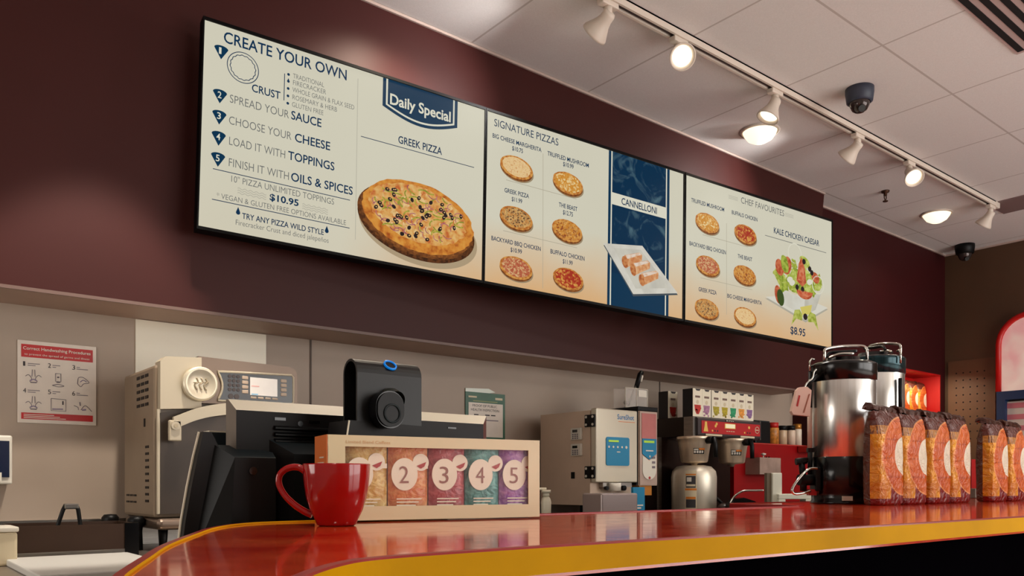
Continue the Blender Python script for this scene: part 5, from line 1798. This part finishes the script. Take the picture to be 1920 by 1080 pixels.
spatch(-0.26, 0.24, 1.018, 1.250, CREAM, 0.0)
spatch(-0.22, 0.20, 1.150, 1.218, INK, 0.0008)
spatch(-0.18, 0.02, 1.185, 1.210, WHITE, 0.0012)
spatch(-0.20, 0.18, 1.158, 1.170, CREAM, 0.0012)
spatch(-0.23, 0.21, 1.222, 1.230, ORANGE_INK, 0.0008)
spatch(-0.26, 0.24, 1.135, 1.146, ORANGE_INK, 0.0008)
spatch(-0.22, 0.20, 1.085, 1.098, ORANGE_INK, 0.0008)
spatch(-0.22, 0.20, 1.035, 1.083, INK, 0.0008)
mb.build('label', o, recalc=False)
mb = MB().lathe([(0, 0), (0.04, 0), (0.036, 0.03), (0.02, 0.045), (0, 0.048)], mat('knob_brown', (42, 24, 20), 0.4), (3.955, 2.905, 1.013), 20)
mb.tube([(3.955, 2.91, 1.05), (3.95, 2.95, 1.085), (3.93, 2.96, 1.10)], 0.010, BLACK, 8)
mb.build('faucet', o)

# tea boxes on the brewer
tea_white = mat('tea_box_white', (238, 230, 206), 0.45)
tea_black = mat('tea_box_side', (24, 22, 24), 0.5)
kinds = [('red', (186, 40, 26)), ('lilac', (170, 120, 150)), ('olive', (170, 156, 44)), ('yellow green', (178, 160, 36)), ('green', (40, 150, 100)), ('orange', (224, 150, 60)), ('violet', (140, 104, 150))]


def tea_box(x, y, kname, rgb, lab, seed):
    z = 1.5665
    t = thing('tea_box', (x, y, z), lab, 'tea box', 'tea boxes on the brewer')
    w, h, dp = 0.0835, 0.163, 0.075
    MB().box(0, w, 0.002, dp, 0, h, tea_black).build('carton', t, local=True)
    mb = MB().box(0, w, -0.001, 0.002, 0, h, tea_white)
    mb.build('front_face', t, local=True)
    fm = mat('tea_print_' + kname.replace(' ', '_'), rgb, 0.5, noise=60, amount=0.35)
    mb = MB()
    mb.box(0.020, 0.064, -0.0022, -0.0012, 0.110, 0.122, mat('tea_brand', (120, 96, 84), 0.6))
    rn = random.Random(seed)
    mb.prism([(0.012, 0.068), (0.072, 0.068), (0.066, 0.034), (0.052, 0.014), (0.032, 0.014), (0.018, 0.034)], -0.0022, -0.0012, fm)
    for k in range(6):
        mb.prism(ellipse(rn.uniform(0.015, 0.07), rn.uniform(0.008, 0.05), rn.uniform(.004, .010), rn.uniform(.004, .008), 10), -0.0026, -0.0014, fm)
    mb.prism(ellipse(0.042, 0.085, 0.012, 0.012, 16), -0.0018, -0.0011, CREAM)
    mb.build('front_print', t, local=True)
    mb = MB().prism([(0.02, h - 0.001), (0.07, h - 0.001), (0.060, h - 0.012), (0.032, h - 0.012)], -0.0018, -0.0008, INK)
    mb.build('tear_notch', t, local=True)


tea_box(3.808, 3.20, 'red', kinds[0][1], 'tea box with red cup print, set back left of the row on the brewer', 99)
for i, (kn, rgb) in enumerate(kinds):
    tea_box(3.803 + 0.0845 * i + (0.006 if i > 1 else 0), 3.012, kn, rgb, 'white fronted tea box with %s print, in the row on the brewer' % kn, i)

# red cabinet with jars
o = thing('red_cabinet', (4.9, 3.33, 1.0), 'red cabinet panel on the back counter right of the brewer', 'cabinet')
MB().box(4.46, 5.45, 3.20, 3.46, 1.0, 1.447, RED).build('cabinet_box', o)
MB().box(4.46, 5.45, 3.195, 3.20, 1.440, 1.447, mat('red_cap', (190, 60, 50), 0.4)).build('top_edge', o)
z = 1.4475
tag(MB().box(5.20, 5.46, 3.10, 3.194, 1.395, 1.440, mat('red_shelf', (176, 40, 34), 0.4), 0.003).build('wall_shelf'), 'short pale red shelf on the right front of the red cabinet', 'shelf')
o = thing('black_canister', (4.83, 3.30, z), 'black square canister on the red cabinet beside the brewer', 'canister')
MB().box(4.76, 4.935, 3.24, 3.36, z, z + 0.15, BLACK, 0.006).build('canister_body', o)
MB().box(4.765, 4.93, 3.245, 3.355, z + 0.15, z + 0.158, CHARCOAL).build('lid', o)
jar_glass = mat('jar_cream', (206, 180, 146), 0.3)


def jar(x, y, r, h, lab, capm, bodym, name='spice_jar'):
    t = thing(name, (x, y, z), lab, 'jar')
    MB().lathe([(0, 0), (r, 0), (r, h * 0.74), (r * 0.9, h * 0.78), (0, h * 0.78)], bodym, n=24).build('jar_body', t, local=True)
    MB().lathe([(0, h * 0.77), (r * 0.95, h * 0.77), (r * 0.95, h), (0, h)], capm, n=24).build('lid', t, local=True)


jar(5.04, 3.29, 0.040, 0.155, 'spice jar with a red lid and orange contents on the red cabinet', mat('lid_red', (190, 28, 22), 0.4), mat('spice_orange', (196, 126, 52), 0.4, noise=50, amount=0.4))
jar(5.17, 3.30, 0.034, 0.14, 'pale shaker jar with a dark lid on the red cabinet', BLACK, jar_glass)
jar(5.265, 3.29, 0.032, 0.145, 'cream shaker jar with a black lid, between two others on the red cabinet', BLACK, mat('jar_pale', (222, 200, 176), 0.35))
jar(5.35, 3.29, 0.030, 0.16, 'glass jar with a gold lid at the right end of the red cabinet', mat('lid_gold', (190, 130, 50), 0.35, 0.5), mat('jar_white', (224, 212, 192), 0.3))

o = thing('acrylic_pocket', (4.70, 3.18, 1.30), 'clear acrylic pocket hanging on the front of the red cabinet', 'holder')
frost = mat('frosted_acrylic', (176, 150, 136), 0.35, noise=12, amount=0.2)
frost.node_tree.nodes['Principled BSDF'].inputs['Alpha'].default_value = 0.85
mb = MB()
mb.box(4.585, 4.825, 3.09, 3.094, 1.235, 1.345, frost)
mb.box(4.585, 4.589, 3.094, 3.2, 1.235, 1.345, frost)
mb.box(4.821, 4.825, 3.094, 3.2, 1.235, 1.345, frost)
mb.box(4.589, 4.821, 3.094, 3.2, 1.235, 1.239, frost)
mb.build('pocket', o)
mb = MB()
for dx in (0.0, 0.03, 0.06):
    mb.tube([(4.70 + dx, 3.15, 1.24), (4.735 + dx, 3.16, 1.355)], 0.005, BLACK, 6)
mb.lathe([(0, 0), (0.016, 0.006), (0.018, 0.014), (0, 0.02)], WHITE, (4.715, 3.15, 1.36), 12)
mb.tube([(4.715, 3.15, 1.24), (4.715, 3.15, 1.365)], 0.004, WHITE, 6)
mb.build('stirrer_sticks', o)

o = thing('black_scoop', (3.965, 2.76, 1.0), 'black scoop with a chrome handle lying before the red cabinet', 'scoop', rz=RZ)
mb = MB()
# wedge-like hood sloping to the right, open to the handle side
mb.prism([(-0.105, 0.0), (-0.105, 0.055), (-0.075, 0.088), (-0.03, 0.095), (0.03, 0.075), (0.105, 0.025), (0.11, 0.0)], -0.06, 0.06, BLACK_GLOSS)
mb.build('hood', o, local=True)
MB().tube(spline([(-0.10, -0.03, 0.062), (-0.075, -0.04, 0.105), (-0.03, -0.04, 0.132), (0.03, -0.04, 0.135), (0.085, -0.04, 0.136)], 6), 0.006, CHROME, 10).build('handle', o, local=True)

o = thing('white_stand', (4.19, 2.62, 1.0), 'white plastic stand behind the urn faucet', 'stand', rz=RZ)
wp = mat('stand_white', (206, 204, 188), 0.45)
mb = MB()
mb.box(-0.085, 0.115, -0.05, 0.05, 0.085, 0.115, wp, 0.004)
mb.box(-0.085, -0.045, -0.05, 0.05, 0.0, 0.085, wp, 0.003)
mb.box(0.07, 0.115, -0.05, 0.05, 0.0, 0.085, wp, 0.003)
mb.box(-0.110, -0.055, -0.02, 0.05, 0.0, 0.235, wp, 0.004)
mb.build('frame', o, local=True)
MB().box(-0.045, 0.07, -0.02, 0.04, 0.0, 0.07, BLACK).build('dark_bay', o, local=True)
MB().box(-0.135, -0.111, 0.0, 0.05, 0.0, 0.235, mat('stand_grey', (110, 96, 78), 0.5)).build('side_rail', o, local=True)

# ---------------------------------------------------------------- niche in the maroon wall
NX0, NX1, NZ0, NZ1 = 6.75, 7.893, 1.78, 2.19
o = thing('wall_niche', (7.3, 3.45, NZ0), 'red lined niche in the maroon wall holding orange bags', 'niche')
niche_red = mat('niche_red', (176, 10, 12), 0.4)
mb = MB()
mb.box(NX0, NX1, 3.62, 3.64, NZ0, NZ1, niche_red)
mb.box(NX0, NX1, 3.375, 3.62, NZ0, NZ0 + 0.012, niche_red)
mb.box(NX0, NX1, 3.375, 3.62, NZ1 - 0.012, NZ1, niche_red)
mb.box(NX0, NX0 + 0.012, 3.375, 3.62, NZ0 + 0.012, NZ1 - 0.012, niche_red)
mb.box(NX1 - 0.012, NX1, 3.375, 3.62, NZ0 + 0.012, NZ1 - 0.012, niche_red)
mb.build('lining', o)
area('niche_lamp', (7.35, 3.44, NZ1 - 0.02), (7.38, 3.50, NZ0), 6, 0.9, 0.05, (1, 0.86, 0.6))
for i, (bx, lab) in enumerate(((7.45, 'orange bag in the lit wall niche, next to the urn'), (7.62, 'orange bag in the lit wall niche, in the middle of three'), (7.79, 'orange bag in the lit wall niche, beside its red end wall'))):
    make_bag((bx, 3.52, NZ0 + 0.0125), lab, 0.08, 0.0, 'bags in the wall niche', 50 + i)

# ---------------------------------------------------------------- on the right wall
o = thing('perforated_panel', (7.99, 3.15, 1.6), 'brown perforated panel with rows of small holes on the right wall', 'wall panel')
pm = mat('perforated_brown', (104, 70, 46), 0.55, noise=2, amount=0.15)
MB().box(7.984, 7.999, 2.94, 3.345, 0.9, 2.315, pm).build('board', o)
mb = MB()
hm = mat('hole_dark', (22, 12, 8), 0.8)
for r in range(12):
    for q in range(5):
        mb.cyl((7.9835, 3.03 + 0.0605 * q, 2.20 - 0.068 * r), 0.0075, 0.002, hm, 10, 'X')
mb.build('holes', o)

o = thing('arched_display', (7.9, 2.64, 1.0), 'arched red framed lit display above a navy cabinet on the right wall', 'display case')
ac, ar, az0, az1 = 2.64, 0.252, 1.99, 2.40
arch_in = [(ac + ar, az0)] + [(ac + ar * math.cos(math.radians(t)), az1 + ar * math.sin(math.radians(t))) for t in range(0, 181, 10)] + [(ac - ar, az0)]
lit = mat('arch_lit_panel', (214, 186, 176), 0.35, emit=(206, 170, 164), es=0.5)
N = Nodes(lit)
N.obj_xyz()
fz = N.ramp(N.noise(3.2, 3, 0.8), 0.36, 0.62)
N.nt.links.new(N.mix(fz, lin((196, 122, 128)), lin((206, 186, 170))), N.bsdf.inputs['Emission Color'])
MB().prism(arch_in, 7.93, 7.995, lit, X=(0, 1, 0), Z=(0, 0, 1), D=(1, 0, 0)).build('lit_panel', o)
arch_red = mat('arch_red', (196, 22, 18), 0.35)
MB().tube([(7.925, a, b) for a, b in arch_in], 0.024, arch_red, 10).build('arch_frame', o)
MB().box(7.90, 7.995, 2.36, 2.90, 1.915, 1.99, NAVY).build('header', o)
mb = MB().box(7.90, 7.995, 2.83, 2.90, 0.9, 1.915, NAVY)
mb.box(7.90, 7.995, 2.36, 2.42, 0.9, 1.915, NAVY)
mb.build('navy_post', o)
mb = MB().box(7.95, 7.99, 2.42, 2.83, 1.0, 1.90, mat('lower_pane', (206, 190, 180), 0.4))
for k in range(8):
    mb.box(7.947, 7.951, 2.42, 2.83, 1.14 + 0.1 * k, 1.185 + 0.1 * k, mat('lower_stripe', (196, 110, 120), 0.4))
mb.build('striped_pane', o)
MB().box(7.93, 7.995, 2.895, 2.905, 1.0, 1.99, arch_red).build('red_edge', o)
MB().box(7.90, 7.995, 2.36, 2.90, 0.0, 0.9, NAVY).build('cabinet_base', o)
